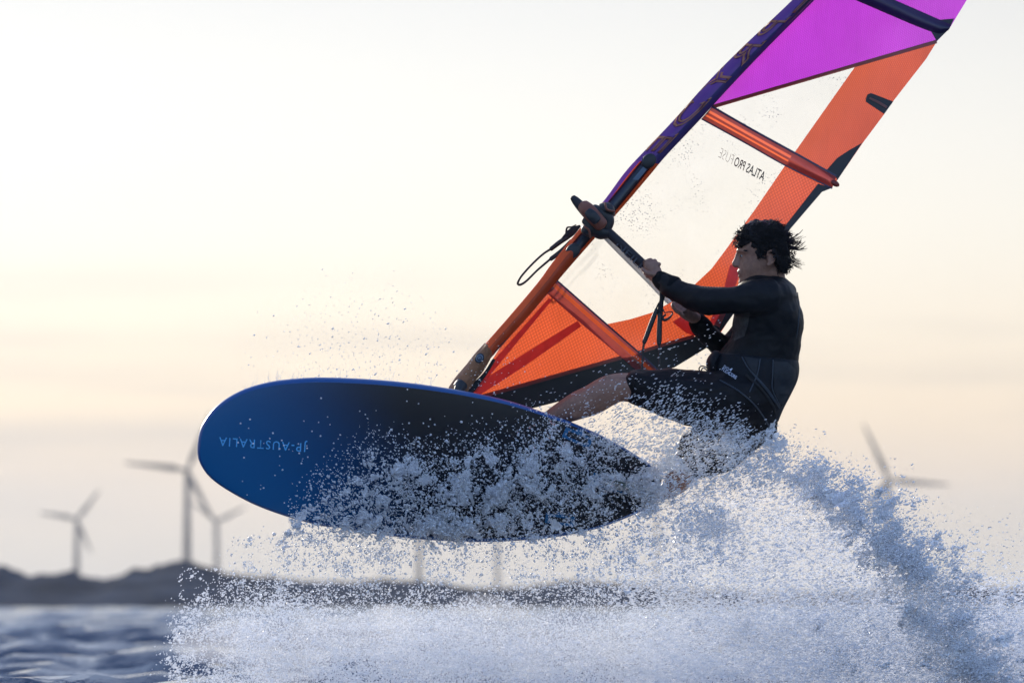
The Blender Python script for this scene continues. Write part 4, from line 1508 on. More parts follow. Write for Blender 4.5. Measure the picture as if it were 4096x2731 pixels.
def strand(p0, dirv, length, r, curl, parent_d, seg=7):
    rows = []
    x, y, d_ = p0
    ang = math.atan2(dirv[1], dirv[0])
    c = curl * rr.uniform(.5, 1.5) * (rr.choice((-1, 1)) if curl > 0 else 1)
    dz = dirv[2]
    for k in range(seg):
        q = k / (seg - 1)
        rows.append((x, y, d_, r * (1 - .8 * q) + .25, r * (1 - .8 * q) + .25))
        x += math.cos(ang) * length / seg
        y += math.sin(ang) * length / seg
        d_ += dz * length / seg / PXM
        ang += c / seg
    b.tube(rows, sides=4, resample=False, cap=False)


hair_poly = [(2943, 990), (2938, 960), (2955, 922), (2980, 902), (3035, 886), (3095, 885), (3130, 902), (3160, 935), (3172, 975), (3180, 1010), (3172, 1060), (3150, 1095), (3118, 1078), (3102, 1045), (3100, 1010), (3070, 1000), (3050, 1012), (3036, 1032), (3030, 1010), (3022, 990), (3000, 968), (2978, 978), (2958, 985)]


def inside(x, y, poly):
    c = False
    n = len(poly)
    for i in range(n):
        x1, y1 = poly[i]; x2, y2 = poly[(i + 1) % n]
        if (y1 > y) != (y2 > y) and x < (x2 - x1) * (y - y1) / (y2 - y1) + x1:
            c = not c
    return c


for k in range(420):
    x, y = rr.uniform(2950, 3172), rr.uniform(892, 1090)
    if not inside(x, y, hair_poly):
        continue
    d_ = hit_d(HBODY, x, y, 0, 9)
    if d_ > 1:
        continue
    r0 = rr.uniform(7, 13)
    for s_ in (0, 1):
        b.ball(x, y, d_ + .001 if not s_ else 2 * HD - d_, r0 * 1.25, r0 * .8, r0 * .8, rr.uniform(0, 3), seg=8, rings=5)
HB = bvh_of(cap_me, b.mesh('tmp'))
cnt = 0
while cnt < 900:
    x, y = rr.uniform(2936, 3182), rr.uniform(882, 1098)
    if not inside(x, y, hair_poly):
        continue
    p = P(x, y, 0)
    h = HB.ray_cast(CAMV, (p - CAMV).normalized())
    d_ = (h[0].y - DIST - .004) if h[0] is not None else HD - rr.uniform(-.03, .05)
    # combed back and down, swirling from the crown
    vx, vy = x - 3050, y - 930
    a = math.atan2(vy, vx) + rr.gauss(0, .7)
    ln0 = rr.uniform(12, 26)
    if x > 3000:
        a = .12 + max(0, y - 900) * .0048 + rr.gauss(0, .30)
        ln0 = rr.uniform(20, 44) * (1 if x < 3125 else .4)
    strand((x, y, d_), (math.cos(a), math.sin(a), rr.uniform(-.35, .15)), ln0, rr.uniform(1.4, 2.6), 1.5, 0)
    cnt += 1
# loose locks streaming off the back, the fringe, and a curl on the crown
LOCK = [(rr.random(), rr.gauss(0, .2), rr.uniform(36, 84), rr.uniform(-1.2, -.4)) for _ in range(17)]
for k in range(150):
    t_, aj_, ln_, cv_ = LOCK[k % 17]
    t_ = min(1, max(0, t_ + rr.gauss(0, .012)))
    x, y = np.interp(t_, [0, .4, 1], [3130, 3166, 3148]), np.interp(t_, [0, .4, 1], [915, 985, 1085])
    a = np.interp(t_, [0, .5, 1], [.55, .25, .75]) + aj_ + rr.gauss(0, .09)
    strand((x - 6, y, HD + rr.uniform(-.06, .06)), (math.cos(a), math.sin(a), rr.uniform(-.2, .2)), ln_ * rr.uniform(.7, 1.1) * (1 if t_ < .75 else .55), rr.uniform(.9, 2.0), cv_, 0, 9)
for k in range(110):
    t_ = rr.random()
    x, y = np.interp(t_, [0, 1], [2962, 2945]), np.interp(t_, [0, 1], [918, 972])
    a = math.pi * .62 + rr.gauss(0, .5)
    strand((x + rr.uniform(0, 22), y, HD + rr.uniform(-.055, .05)), (math.cos(a), math.sin(a), rr.uniform(-.2, .2)), rr.uniform(14, 34), rr.uniform(.9, 1.9), 2.6, 0, 8)
for k in range(34):
    t_ = rr.random()
    x = 2975 + 140 * t_
    y = float(np.interp(x, [2975, 3035, 3120], [906, 888, 898]))
    a = -math.pi / 4 + rr.gauss(0, .7)
    strand((x, y + 4, HD + rr.uniform(-.04, .04)), (math.cos(a), math.sin(a), 0), rr.uniform(8, 24), rr.uniform(.8, 1.7), 3.2, 0, 9)
for k in range(24):
    strand((3078 + rr.uniform(-5, 22), 894, HD + rr.uniform(-.02, .02)), (rr.uniform(-.2, .5), -1, 0), rr.uniform(22, 34), rr.uniform(1.2, 2.2), 3.4, 0, 10)
for k in range(70):      # sideburn and nape
    x, y = rr.choice(((3034 + rr.uniform(-5, 6), rr.uniform(1000, 1030)), (3120 + rr.uniform(-10, 30), rr.uniform(1062, 1092))))
    d_ = hit_d(BV, x, y, .003, HD - .06)
    a = 1.5 + rr.gauss(0, .4)
    strand((x, y, d_), (math.cos(a), math.sin(a), 0), rr.uniform(10, 22), rr.uniform(.9, 1.6), 1.5, 0, 6)
o = b.build('hair_locks', M['hair'], hair)
o.matrix_parent_inverse = Matrix.Identity(4)

# ------------------------------------------------------------------ spray
def vnoise(w, h, cell, seed):
    r = np.random.default_rng(seed)
    gw, gh = int(w / cell) + 3, int(h / cell) + 3
    g = r.random((gh, gw))
    ys, xs_ = np.mgrid[0:h, 0:w] / cell
    x0, y0 = xs_.astype(int), ys.astype(int)
    fx, fy = xs_ - x0, ys - y0
    fx, fy = fx * fx * (3 - 2 * fx), fy * fy * (3 - 2 * fy)
    return (g[y0, x0] * (1 - fx) + g[y0, x0 + 1] * fx) * (1 - fy) + (g[y0 + 1, x0] * (1 - fx) + g[y0 + 1, x0 + 1] * fx) * fy


CELL = 8
GX0, GY0 = 400, 900
GW, GH = (4300 - GX0) // CELL, (2860 - GY0) // CELL
gy, gx = np.mgrid[0:GH, 0:GW]
SX, SY = GX0 + (gx + .5) * CELL, GY0 + (gy + .5) * CELL


def fbm(c0, seed, octv=4, gain=.55):
    s = np.zeros((GH, GW)); a = 1; t_ = 0
    for k in range(octv):
        s += a * vnoise(GW, GH, max(c0 / CELL / 2 ** k, 1.01), seed + k)
        t_ += a; a *= gain
    return s / t_


def sstep(a, b_, x):
    t_ = np.clip((x - a) / (b_ - a), 0, 1)
    return t_ * t_ * (3 - 2 * t_)


def line_y(pts):
    p = np.array(pts, float)
    return np.interp(SX, p[:, 0], p[:, 1])


def sample(dens, n, rng):
    p = dens.ravel() / dens.sum()
    idx = rng.choice(p.size, n, p=p)
    x = SX.ravel()[idx] + rng.uniform(-.5, .5, n) * CELL
    y = SY.ravel()[idx] + rng.uniform(-.5, .5, n) * CELL
    return x, y


phi = (1 + 5 ** .5) / 2
OCT_V = np.array([[1, 0, 0], [-1, 0, 0], [0, 1, 0], [0, -1, 0], [0, 0, 1], [0, 0, -1]], float)
OCT_F = np.array([[0, 2, 4], [2, 1, 4], [1, 3, 4], [3, 0, 4], [2, 0, 5], [1, 2, 5], [3, 1, 5], [0, 3, 5]])
TET_V = np.array([[1, 1, 1], [1, -1, -1], [-1, 1, -1], [-1, -1, 1]], float) * .75
TET_F = np.array([[0, 1, 2], [0, 2, 3], [0, 3, 1], [1, 3, 2]])
ICO_V = np.array([[-1, phi, 0], [1, phi, 0], [-1, -phi, 0], [1, -phi, 0], [0, -1, phi], [0, 1, phi], [0, -1, -phi], [0, 1, -phi], [phi, 0, -1], [phi, 0, 1], [-phi, 0, -1], [-phi, 0, 1]]) / math.sqrt(1 + phi * phi)
ICO_F = np.array([[0, 11, 5], [0, 5, 1], [0, 1, 7], [0, 7, 10], [0, 10, 11], [1, 5, 9], [5, 11, 4], [11, 10, 2], [10, 7, 6], [7, 1, 8], [3, 9, 4], [3, 4, 2], [3, 2, 6], [3, 6, 8], [3, 8, 9], [4, 9, 5], [2, 4, 11], [6, 2, 10], [8, 6, 7], [9, 8, 1]])


def drops(x, y, d_, r_px, elong, ang, tmpl, rng, jitter=.0):
    """droplets as small solids: photo position, depth, radius in px, stretch along a picture angle"""
    V0, F0 = tmpl
    n = len(x)
    c = PV(x, y, d_)
    q = rng.normal(size=(n, 4))
    q /= np.linalg.norm(q, axis=1)[:, None]
    w_, a, b_, c_ = q.T
    R = np.stack([1 - 2 * (b_ * b_ + c_ * c_), 2 * (a * b_ - c_ * w_), 2 * (a * c_ + b_ * w_),
                  2 * (a * b_ + c_ * w_), 1 - 2 * (a * a + c_ * c_), 2 * (b_ * c_ - a * w_),
                  2 * (a * c_ - b_ * w_), 2 * (b_ * c_ + a * w_), 1 - 2 * (a * a + b_ * b_)], 1).reshape(n, 3, 3)
    base = np.broadcast_to(V0, (n, *V0.shape))
    if jitter:
        base = base * (1 + rng.uniform(-jitter, jitter, (n, V0.shape[0], 1)))
    v = np.einsum('nij,nkj->nki', R, base)
    dr = np.stack([np.cos(ang), np.zeros(n), -np.sin(ang)], 1)
    dt = np.einsum('nki,ni->nk', v, dr)
    v = v + dt[:, :, None] * dr[:, None, :] * (elong - 1)[:, None, None]
    v = v * (r_px / PXM)[:, None, None] + c[:, None, :]
    f = F0[None] + (np.arange(n) * len(V0))[:, None, None]
    return v.reshape(-1, 3), f.reshape(-1, 3)


class Drops:
    def __init__(self):
        self.v, self.f, self.n = [], [], 0

    def add(self, *a, **k):
        v, f = drops(*a, **k)
        self.v.append(v); self.f.append(f + self.n); self.n += len(v)

    def build(self, name, m, label, smooth=True):
        o = link(name, np_mesh(np.vstack(self.v), np.vstack(self.f), name, smooth), m, None, False)
        return tag(o, label, None, None, 'stuff')


def spray_mat(name, wd, wt_, wg, col=(.95, .965, .99), solid=.85, glassy=0.0):
    m = bpy.data.materials.new(name)
    m.use_nodes = True
    nt = m.node_tree
    nt.nodes.clear()
    N = nt.nodes.new
    out = N('ShaderNodeOutputMaterial')
    df = N('ShaderNodeBsdfDiffuse'); df.inputs[0].default_value = (*col, 1)
    tl = N('ShaderNodeBsdfTranslucent'); tl.inputs[0].default_value = (*col, 1)
    gl = N('ShaderNodeBsdfGlossy'); gl.inputs['Roughness'].default_value = 0.28
    tp = N('ShaderNodeBsdfTransparent'); tp.inputs[0].default_value = (.97, .98, 1, 1)
    s1 = N('ShaderNodeMixShader'); s1.inputs[0].default_value = wt_ / (wd + wt_)
    nt.links.new(df.outputs[0], s1.inputs[1]); nt.links.new(tl.outputs[0], s1.inputs[2])
    s2 = N('ShaderNodeMixShader'); s2.inputs[0].default_value = wg
    nt.links.new(s1.outputs[0], s2.inputs[1]); nt.links.new(gl.outputs[0], s2.inputs[2])
    if glassy:
        gz = N('ShaderNodeBsdfGlass')
        gz.inputs['IOR'].default_value = 1.33
        gz.inputs['Roughness'].default_value = 0.08
        s4 = N('ShaderNodeMixShader')
        s4.inputs[0].default_value = glassy
        nt.links.new(s2.outputs[0], s4.inputs[1]); nt.links.new(gz.outputs[0], s4.inputs[2])
        s2 = s4
    s3 = N('ShaderNodeMixShader'); s3.inputs[0].default_value = solid
    nt.links.new(tp.outputs[0], s3.inputs[1]); nt.links.new(s2.outputs[0], s3.inputs[2])
    nt.links.new(s3.outputs[0], out.inputs[0])
    return m


M['spray'] = spray_mat('white water', .72, .28, .10, solid=.92, glassy=.08)
M['mist'] = spray_mat('fine spray', .4, .6, .05, solid=.60)

n_big, n_mid, n_fin = fbm(150, 21), fbm(60, 31), fbm(24, 41, 3)
OCT, TET, ICO = (OCT_V, OCT_F), (TET_V, TET_F), (ICO_V, ICO_F)

def lace(dst, cx, cy, ang, w, h, dfun, rng, cell=4.2, thr=.5, curl=.03):
    """a torn film of water: a wavy patch full of holes that breaks into threads at its rim"""
    nx, ny = max(6, int(w / cell)), max(6, int(h / cell))
    f1 = vnoise(nx + 1, ny + 1, 4.5, int(rng.integers(1e9)))
    f2 = vnoise(nx + 1, ny + 1, 2.1, int(rng.integers(1e9)))
    f3 = vnoise(nx + 1, ny + 1, 7.0, int(rng.integers(1e9)))
    gy_, gx_ = np.mgrid[0:ny + 1, 0:nx + 1]
    u, v = (gx_ / nx - .5) * w, (gy_ / ny - .5) * h
    rad = np.hypot(u / w * 2, v / h * 2)
    fil = .6 * f1 + .4 * f2 - .38 * rad ** 2
    u = u + (f2 - .5) * cell * 2.2; v = v + (f1 - .5) * cell * 2.2
    x_ = cx + u * math.cos(ang) - v * math.sin(ang); y_ = cy + u * math.sin(ang) + v * math.cos(ang)
    co_ = PV(x_, y_, dfun(x_, y_) + (f3 - .5) * curl).reshape(-1, 3)
    id_ = np.arange((nx + 1) * (ny + 1)).reshape(ny + 1, nx + 1)
    qd = np.stack([id_[:-1, :-1], id_[:-1, 1:], id_[1:, 1:], id_[1:, :-1]], -1).reshape(-1, 4)
    fv = fil.ravel()[qd].mean(1)
    qd = qd[(fv > thr - .16) & (np.abs(fv - thr) < .11)] if rng.random() < .45 else qd[fv > thr - .06]
    if len(qd):
        dst.append((co_, qd))


def build_lace(lst, name, m, label):
    vs_, fs_, o_n = [], [], 0
    for co_, qd in lst:
        vs_.append(co_); fs_.append(qd + o_n); o_n += len(co_)
    o = link(name, np_mesh(np.vstack(vs_), np.vstack(fs_), name, True), m, None, False)
    return tag(o, label, None, None, 'stuff')


# A: water torn off the board's underside
splash = Drops()
rng = np.random.default_rng(101)
top_l = line_y([(1100, 2130), (1180, 2080), (1260, 1990), (1400, 1890), (1480, 1800), (1600, 1830), (1760, 1850), (1900, 1810), (2080, 1790), (2200, 1720), (2400, 1740), (2520, 1800), (2640, 1850), (2760, 1980)])
bot_l = line_y([(1100, 2140), (1300, 2140), (1500, 2165), (1750, 2160), (2000, 2160), (2400, 2110), (2600, 2030), (2760, 2010)])
dA = sstep(-40, 190, SY - top_l) * sstep(40, -20, SY - bot_l) * (SX > 1120) * (SX < 2640)
tail_edge = line_y([(1000, 0), (2100, 1500), (2200, 1657), (2284, 1687), (2406, 1741), (2500, 1791), (2561, 1830), (2607, 1863), (2640, 1920)])
tail_mask = sstep(-25, 12, SY - tail_edge)
dA = dA * tail_mask
dark_gap = np.exp(-(((SX - 2470) / 130) ** 2 + ((SY - 2010) / 45) ** 2))
clump = np.clip((.6 * n_mid + .4 * n_fin - .50) * 8, 0, 1) * np.clip((n_big - .36) * 5, 0, 1)
left_dense = .55 + .45 * sstep(2300, 1300, SX)
dens = dA * (.035 + clump ** 1.4 * 1.6) * left_dense * (1 - .9 * dark_gap) * (1 - .85 * sstep(2360, 2500, SX))
x, y = sample(dens, 17500, rng)
r_ = np.clip(rng.lognormal(.78, .5, len(x)), 1.1, 9)
splash.add(x, y, board_d(x, y) - .03 - rng.random(len(x)) * .22, r_, 1 + rng.random(len(x)) ** 2 * 2.4, rng.normal(.9, .9, len(x)), OCT, rng, jitter=.2)
# loose droplets above the splash and over the blue nose side
dens2 = (sstep(-170, 60, SY - top_l) * sstep(90, -10, SY - bot_l)) * (SX > 1150) * (SX < 2640) * (.15 + n_mid ** 2 * 2) * tail_mask * (1 - .6 * sstep(2380, 2520, SX))
x, y = sample(dens2, 8500, rng)
splash.add(x, y, board_d(x, y) - .02 - rng.random(len(x)) * .25, np.clip(rng.lognormal(.75, .45, len(x)), 1.2, 7), rng.uniform(1, 1.6, len(x)), rng.uniform(-.2, 1.0, len(x)), OCT, rng, jitter=.2)
x, y = rng.uniform(950, 2450, 240), rng.normal(1800, 110, 240)
splash.add(x, y, board_d(x, y) - .05 - rng.random(240) * .2, rng.uniform(1.5, 4.2, 240), np.ones(240), np.zeros(240), ICO, rng)
# lumps of solid water: tight knots of droplets
cx_, cy_ = sample(dA * clump ** 1.5 * left_dense * (1 - .9 * dark_gap) * (1 - .6 * sstep(2380, 2500, SX)), 130, rng)
for k in range(130):
    L = rng.integers(14, 50)
    a = rng.uniform(0, 3.14)
    sp_ = rng.uniform(5, 17)
    u, w = rng.normal(0, sp_, L), rng.normal(0, sp_ * rng.uniform(.25, .6), L)
    xx, yy = cx_[k] + u * math.cos(a) - w * math.sin(a), cy_[k] + u * math.sin(a) + w * math.cos(a)
    rr_ = np.clip(rng.lognormal(1.0, .45, L), 1.4, 8)
    splash.add(xx, yy, board_d(xx, yy) - .06 - rng.random() * .16 + rng.normal(0, .008, L), rr_, rng.uniform(1, 2.2, L), rng.uniform(0, 3.14, L), OCT, rng, jitter=.4)
# spray trailing across the fin to the tail
t_ = rng.random(900)
x = 2400 + t_ * 230 + rng.normal(0, 9, 900); y = 1905 + t_ ** 1.5 * 110 + rng.normal(0, 1, 900) * (10 + 18 * t_)
splash.add(x, y, .40 - rng.random(900) * .08, rng.uniform(2, 6, 900), np.full(900, 1.6), np.full(900, .5), OCT, rng, jitter=.3)
# water beads and fingers leaving the upper rail
for k in range(34):
    j = rng.uniform(950, 1830)
    y0 = float(np.interp(j, [910, 987, 1083, 1178, 1274, 1401, 1529, 1657, 1784, 1880], [1590, 1552, 1526, 1514, 1509, 1512, 1520, 1533, 1551, 1568]))
    L = rng.integers(3, 11)
    a = -1.25 + rng.normal(0, .3)
    st_ = rng.uniform(3.5, 9); xx = j + np.arange(L) * math.cos(a) * st_ + np.cumsum(rng.normal(0, 2.2, L)); yy = y0 - 1 + np.arange(L) * math.sin(a) * st_
    splash.add(xx, yy, board_d(xx, yy) + .06 + np.zeros(L), np.linspace(2.0, 1.0, L) * rng.uniform(.6, 1.3, L), np.full(L, 1.5), np.full(L, a), OCT, rng)
films = []
cx_, cy_ = sample(dA * (.1 + clump) * left_dense * (1 - .9 * dark_gap) * (1 - .6 * sstep(2380, 2500, SX)), 95, rng)
for k in range(95):
    lace(films, cx_[k], cy_[k], rng.normal(-.3, .9), rng.uniform(35, 110), rng.uniform(18, 55), lambda a_, b_: board_d(a_, b_) - .10, rng, thr=.42)
build_lace(films, 'water_film', M['spray'], 'torn films of water hanging off the board underside')
# clear beads of water, big enough to show the sky through them
beads = Drops()
x, y = sample(dA * (.3 + clump) + .5 * dens2 / dens2.max(), 900, rng)
beads.add(x, y, board_d(x, y) - .10 - rng.random(len(x)) * .2, np.clip(rng.lognormal(1.35, .4, len(x)), 2.5, 10), rng.uniform(1, 1.7, len(x)), rng.normal(.8, .8, len(x)), ICO, rng, jitter=.12)
x, y = rng.uniform(1000, 2700, 420), rng.uniform(2100, 2440, 420)
beads.add(x, y, rng.uniform(-.5, .2, 420), np.clip(rng.lognormal(1.1, .4, 420), 2, 8), rng.uniform(1, 1.6, 420), rng.uniform(0, 3, 420), ICO, rng, jitter=.12)
x, y = rng.uniform(2500, 4050, 500), rng.uniform(2050, 2700, 500)
beads.add(x, y, rng.uniform(-.6, .1, 500), np.clip(rng.lognormal(1.0, .4, 500), 2, 8), rng.uniform(1.2, 2.2, 500), rng.normal(-.2, .3, 500), ICO, rng, jitter=.12)
gm = bpy.data.materials.new('clear water')
gm.use_nodes = True
gnt = gm.node_tree
gnt.nodes.clear()
go_ = gnt.nodes.new('ShaderNodeOutputMaterial')
gg = gnt.nodes.new('ShaderNodeBsdfGlass')
gg.inputs['IOR'].default_value = 1.33
gg.inputs['Roughness'].default_value = 0.03
gnt.links.new(gg.outputs[0], go_.inputs[0])
beads.build('water_beads', gm, 'larger clear beads of water among the spray')
splash.build('board_splash', M['spray'], 'white water torn off the underside of the board', True)

# B: sprinkling below the board
sprinkle = Drops()
dB = sstep(-20, 30, SY - bot_l) * sstep(2430, 2200, SY) * (SX > 900) * (SX < 2900) * (.15 + np.clip((n_mid - .42) * 4, 0, 1)) * (.5 + .9 * np.exp(-((SX - 1450) / 350) ** 2) + .35 * sstep(2000, 2500, SX))
x, y = sample(dB, 7500, rng)
sprinkle.add(x, y, rng.uniform(-.3, .6, len(x)), np.clip(rng.lognormal(.75, .5, len(x)), 1.0, 8), rng.uniform(1, 1.7, len(x)), rng.uniform(0, 3.1, len(x)), OCT, rng, jitter=.25)
# flecks over the sail foot and the sky above the board
x, y = rng.uniform(2020, 2880, 520), rng.uniform(1240, 1640, 520)
keep = (y > 1620 - (x - 2020) * .42)
x, y = x[keep], y[keep]
sprinkle.add(x, y, np.full(len(x), .12), rng.uniform(1.3, 2.6, len(x)), rng.uniform(1.5, 3.2, len(x)), np.full(len(x), -.35), OCT, rng)
x = rng.normal(1480, 240, 1100); y = 1520 - np.abs(rng.normal(0, 210, 1100))
keep = y > 1000 + np.abs(x - 1480) * .4
x, y = x[keep], y[keep]
sprinkle.add(x, y, rng.uniform(-.2, .4, len(x)), np.clip(rng.lognormal(.25, .45, len(x)), .8, 4.5), rng.uniform(1, 2.2, len(x)), rng.uniform(-.9, -.2, len(x)), OCT, rng)
x, y = rng.uniform(1870, 2080, 60), rng.uniform(1430, 1580, 60)
sprinkle.add(x, y, np.full(60, .15), rng.uniform(1.4, 3.0, 60), rng.uniform(1, 2.2, 60), np.full(60, -.4), OCT, rng)
sprinkle.build('flying_droplets', M['spray'], 'loose droplets flying round the board and the foot of the sail')

# C: low curtain of fine spray along the water
mist = Drops()
top_c = line_y([(400, 2900), (600, 2760), (660, 2480), (700, 2350), (820, 2310), (1000, 2330), (1400, 2370), (1900, 2390), (2300, 2330), (2600, 2120), (2900, 2020), (3300, 2060), (3500, 2150), (3750, 2260), (4000, 2290), (4300, 2290)])
def streak(c0, asp, seed, octv=4):
    s_ = np.zeros((GH, GW)); a_ = 1; t_ = 0
    for k in range(octv):
        s_ += a_ * vnoise(GW, GH * asp, max(c0 * asp / CELL / 2 ** k, 1.01), seed + k)[::asp]
        t_ += a_; a_ *= .55
    return s_ / t_


n_str = streak(70, 5, 71)
edge_l = sstep(600, 1050, SX + 300 * (n_mid - .5) + 120 * (n_big - .5)) ** 1.3
dC = sstep(-110, 230, SY - top_c + 160 * (n_mid - .5)) * edge_l * (.25 + .6 * n_big + 1.5 * np.clip(n_str - .42, 0, 1) * sstep(2330, 2500, SY)) * (1 - .75 * sstep(2440, 2560, SY) * np.exp(-(((SX - 3960) / 110) ** 2)))
gapC = np.exp(-(((SX - 2330) / 330) ** 2 + ((SY - 2420) / 70) ** 2))
dC *= (1 - .55 * gapC) * (1 - .72 * sstep(2300, 2700, SX) * sstep(2680, 2330, SY))
x, y = sample(dC, 150000, rng)
mist.add(x, y, rng.uniform(-.5, 1.3, len(x)), np.clip(rng.lognormal(.58, .42, len(x)), .9, 7), rng.uniform(1, 2.2, len(x)) * np.where(x > 2500, 1.5, 1), np.where(x > 2500, rng.normal(-.1, .2, len(x)), rng.normal(-.5, .7, len(x))), TET, rng)
x, y = sample(dC * sstep(900, 650, SX) + .04 * dC, 7000, rng)
mist.add(x, y, rng.uniform(-.5, .6, len(x)), np.clip(rng.lognormal(1.0, .5, len(x)), 1.5, 9), rng.uniform(1, 1.8, len(x)), rng.uniform(-1, .3, len(x)), OCT, rng, jitter=.3)
mist.build('spray_curtain', M['mist'], 'low curtain of fine spray hanging over the water', False)

# D + E: plume thrown up behind the tail and over the rider's legs
plume = Drops()
veil = Drops()
rng = np.random.default_rng(202)
arc = np.array([(2560, 1930), (2700, 1850), (2850, 1790), (3000, 1790), (3150, 1850), (3300, 1950), (3450, 2060), (3580, 2180), (3700, 2330), (3790, 2480), (3850, 2640), (3900, 2760)], float)
ap = catmull(arc, 200)
dist = np.full((GH, GW), 1e9)
for q in ap[::3]:
    dist = np.minimum(dist, np.hypot(SX - q[0], SY - q[1]))
below = sstep(-30, 60, SY - line_y([(2500, 1940), (2700, 1840), (2850, 1770), (3000, 1780), (3150, 1850), (3300, 1940), (3450, 2050), (3580, 2160), (3700, 2280), (3900, 2300), (4300, 2320)])) * sstep(2380, 2760, SX + 160 * (n_mid - .5))
ridge = np.exp(-(dist / (70 + 40 * sstep(3300, 3700, SX))) ** 2) * (1 + .9 * sstep(3300, 3700, SX))
clD = np.clip((n_mid - .47) * 6, 0, 1)
clD2 = np.clip((fbm(90, 61) - .48) * 7, 0, 1)
dD = ridge * (.30 + clD * 1.0) + below * .07 * (.2 + clD2) * sstep(2900, 2300, SY)
blob = np.exp(-(((SX - 2850) / 90) ** 2 + ((SY - 2110) / 55) ** 2)) + np.exp(-(((SX - 2660) / 80) ** 2 + ((SY - 1990) / 80) ** 2)) * .5 + .7 * np.exp(-(((SX - 3080) / 170) ** 2 + ((SY - 2520) / 45) ** 2)) + .6 * np.exp(-(((SX - 3380) / 120) ** 2 + ((SY - 2640) / 50) ** 2))
tail_clear = 1 - .9 * np.exp(-(((SX - 2545) / 120) ** 4 + ((SY - 1945) / 110) ** 4))
dD *= tail_clear
dD += blob * (.15 + clD) * .7
dD *= 1 - .65 * np.exp(-(((SX - 2800) / 170) ** 2 + ((SY - 1830) / 90) ** 2))
x, y = sample(dD, 40000, rng)
plume.add(x, y, .50 - .75 * sstep(3150, 3550, x) + rng.normal(0, .16, len(x)), np.clip(rng.lognormal(.68, .45, len(x)), 1.0, 7), rng.uniform(1.2, 2.8, len(x)), rng.normal(-.35, .25, len(x)), OCT, rng, jitter=.2)
x, y = sample(below * (.3 + n_mid) * sstep(2950, 2250, SY), 27000, rng)
veil.add(x, y, rng.uniform(0, 1.1, len(x)), np.clip(rng.lognormal(.55, .4, len(x)), .9, 5), rng.uniform(1.5, 3.6, len(x)), rng.normal(-.2, .2, len(x)), TET, rng)
# over the legs
leg_l = line_y([(2380, 1640), (2500, 1620), (2700, 1590), (2850, 1640), (3050, 1740), (3200, 1800)])
dE = sstep(-60, 260, SY - leg_l) * sstep(2030, 1820, SY) * (SX > 2330) * (SX < 3120) * (.15 + np.clip((n_fin - .40) * 4, 0, 1)) * (.35 + n_mid)
dE *= (1 - .75 * sstep(2720, 2600, SX) * sstep(1760, 1840, SY))
dE *= 1 - .93 * np.exp(-(((SX - 2510) / 200) ** 2 + ((SY - 1700) / 95) ** 2))
dE *= tail_clear
x, y = sample(dE, 6800, rng)
plume.add(x, y, .06 + rng.random(len(x)) * .14, np.clip(rng.lognormal(.42, .4, len(x)), .9, 4), rng.uniform(1.8, 3.6, len(x)), rng.normal(-.45, .14, len(x)), OCT, rng)
x, y = sample(sstep(-120, 120, SY - leg_l) * (SX > 2450) * (SX < 3000) * (SY < 1800), 1300, rng)
plume.add(x, y, .05 + rng.random(len(x)) * .12, rng.uniform(1.2, 3.0, len(x)), rng.uniform(2, 4, len(x)), rng.normal(-.45, .1, len(x)), OCT, rng)
# stragglers in the air to the right
x, y = sample(sstep(-260, -10, SY - line_y([(2900, 1760), (3100, 1820), (3300, 1940), (3500, 2060), (3700, 2200), (4300, 2330)])) * (SX > 2950) * (SY < 2400), 3200, rng)
plume.add(x, y, rng.uniform(0, 1, len(x)), np.clip(rng.lognormal(.45, .4, len(x)), .9, 5), rng.uniform(1.2, 2.6, len(x)), rng.normal(-.15, .2, len(x)), OCT, rng)
plume_film = []
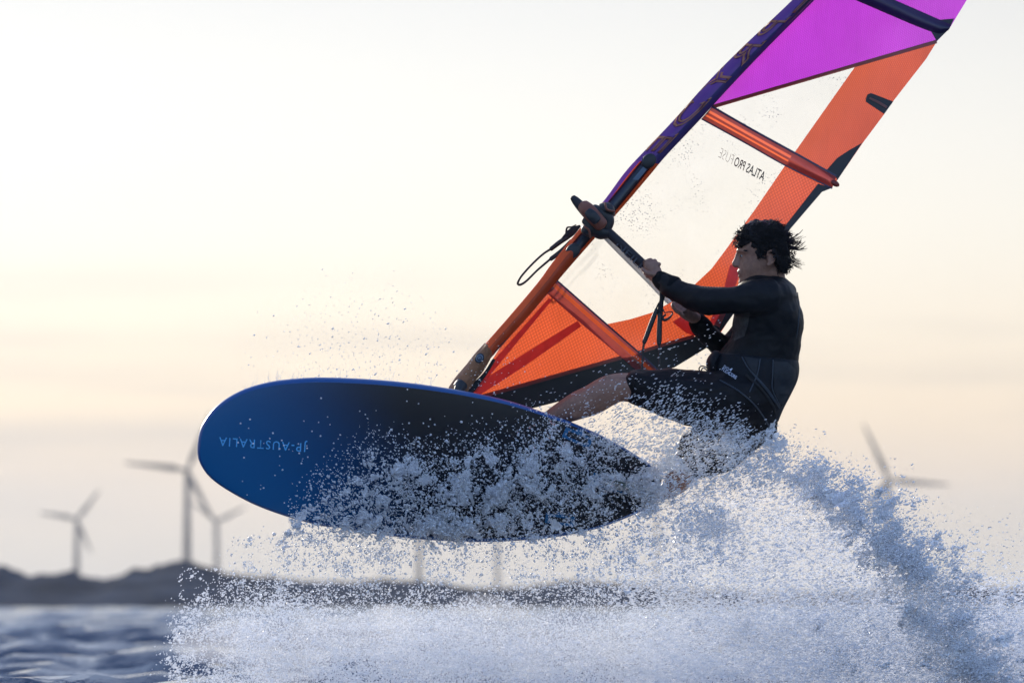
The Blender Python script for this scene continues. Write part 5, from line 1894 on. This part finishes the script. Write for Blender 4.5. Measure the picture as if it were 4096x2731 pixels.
# knots of solid water along the arc
cx_, cy_ = sample((ridge * clD + blob * clD * .5) * (1 - .7 * np.exp(-(((SX - 2800) / 170) ** 2 + ((SY - 1830) / 90) ** 2))), 330, rng)
for k in range(330):
    L = rng.integers(16, 70)
    a = rng.normal(-.5, .5)
    if k % 3 == 0:
        lace(plume_film, cx_[k], cy_[k], rng.normal(-.5, .5), rng.uniform(50, 150), rng.uniform(22, 60), (lambda q_: (lambda a_, b_: np.full_like(a_, q_)))(.36 - .75 * float(sstep(3150, 3550, cx_[k]))), rng, cell=4.6, thr=.42, curl=.06)
    sp_ = rng.uniform(7, 24)
    u, w = rng.normal(0, sp_, L), rng.normal(0, sp_ * rng.uniform(.25, .6), L)
    xx, yy = cx_[k] + u * math.cos(a) - w * math.sin(a), cy_[k] + u * math.sin(a) + w * math.cos(a)
    plume.add(xx, yy, .42 - .75 * float(sstep(3150, 3550, cx_[k])) + rng.normal(0, .1) + rng.normal(0, .012, L), np.clip(rng.lognormal(.95, .45, L), 1.2, 8), rng.uniform(1.1, 2.4, L), rng.normal(-.45, .5, L), OCT, rng, jitter=.25)
build_lace(plume_film, 'plume_film', M['spray'], 'torn sheets of water along the arc of the plume')
plume.build('tail_plume', M['spray'], 'tall plume of spray thrown up behind the board tail', True)
veil.build('plume_mist', M['mist'], 'thin mist filling the space under the plume', False)

# soft mist in the heart of the spray, real scattering air full of droplets
b = MB()
rm = random.Random(9)
for k in range(34):
    x = 860 + k * 96 + rm.uniform(-40, 40)
    b.ball(x, 2600 + rm.uniform(-70, 60), .35 + rm.uniform(-.2, .3), rm.uniform(110, 210), rm.uniform(80, 190), rm.uniform(250, 520), seg=14, rings=9)
for (x, y, r0) in ((2760, 2080, 110), (2880, 2020, 130), (3010, 2000, 150), (3140, 2080, 160), (3270, 2160, 170), (3400, 2260, 170), (3520, 2350, 170), (3650, 2450, 170), (2950, 2200, 180), (3150, 2330, 200), (2750, 2300, 170)):
    b.ball(x, y, .55, r0, r0 * .8, r0 * 1.6, seg=14, rings=9)
mist_me = remesh(b.mesh('mist'), 0.035, 12, 'drifting_mist')
gm = bpy.data.materials.new('drifting mist')
gm.use_nodes = True
gnt = gm.node_tree
gnt.nodes.clear()
go_ = gnt.nodes.new('ShaderNodeOutputMaterial')
gv = gnt.nodes.new('ShaderNodeVolumePrincipled')
gv.inputs['Color'].default_value = (.98, .985, 1, 1)
gv.inputs['Density'].default_value = 0.5
gv.inputs['Anisotropy'].default_value = 0.4
gnt.links.new(gv.outputs[0], go_.inputs['Volume'])
tag(link('drifting_mist', mist_me, gm), 'soft white mist drifting low behind the board', None, None, 'stuff')
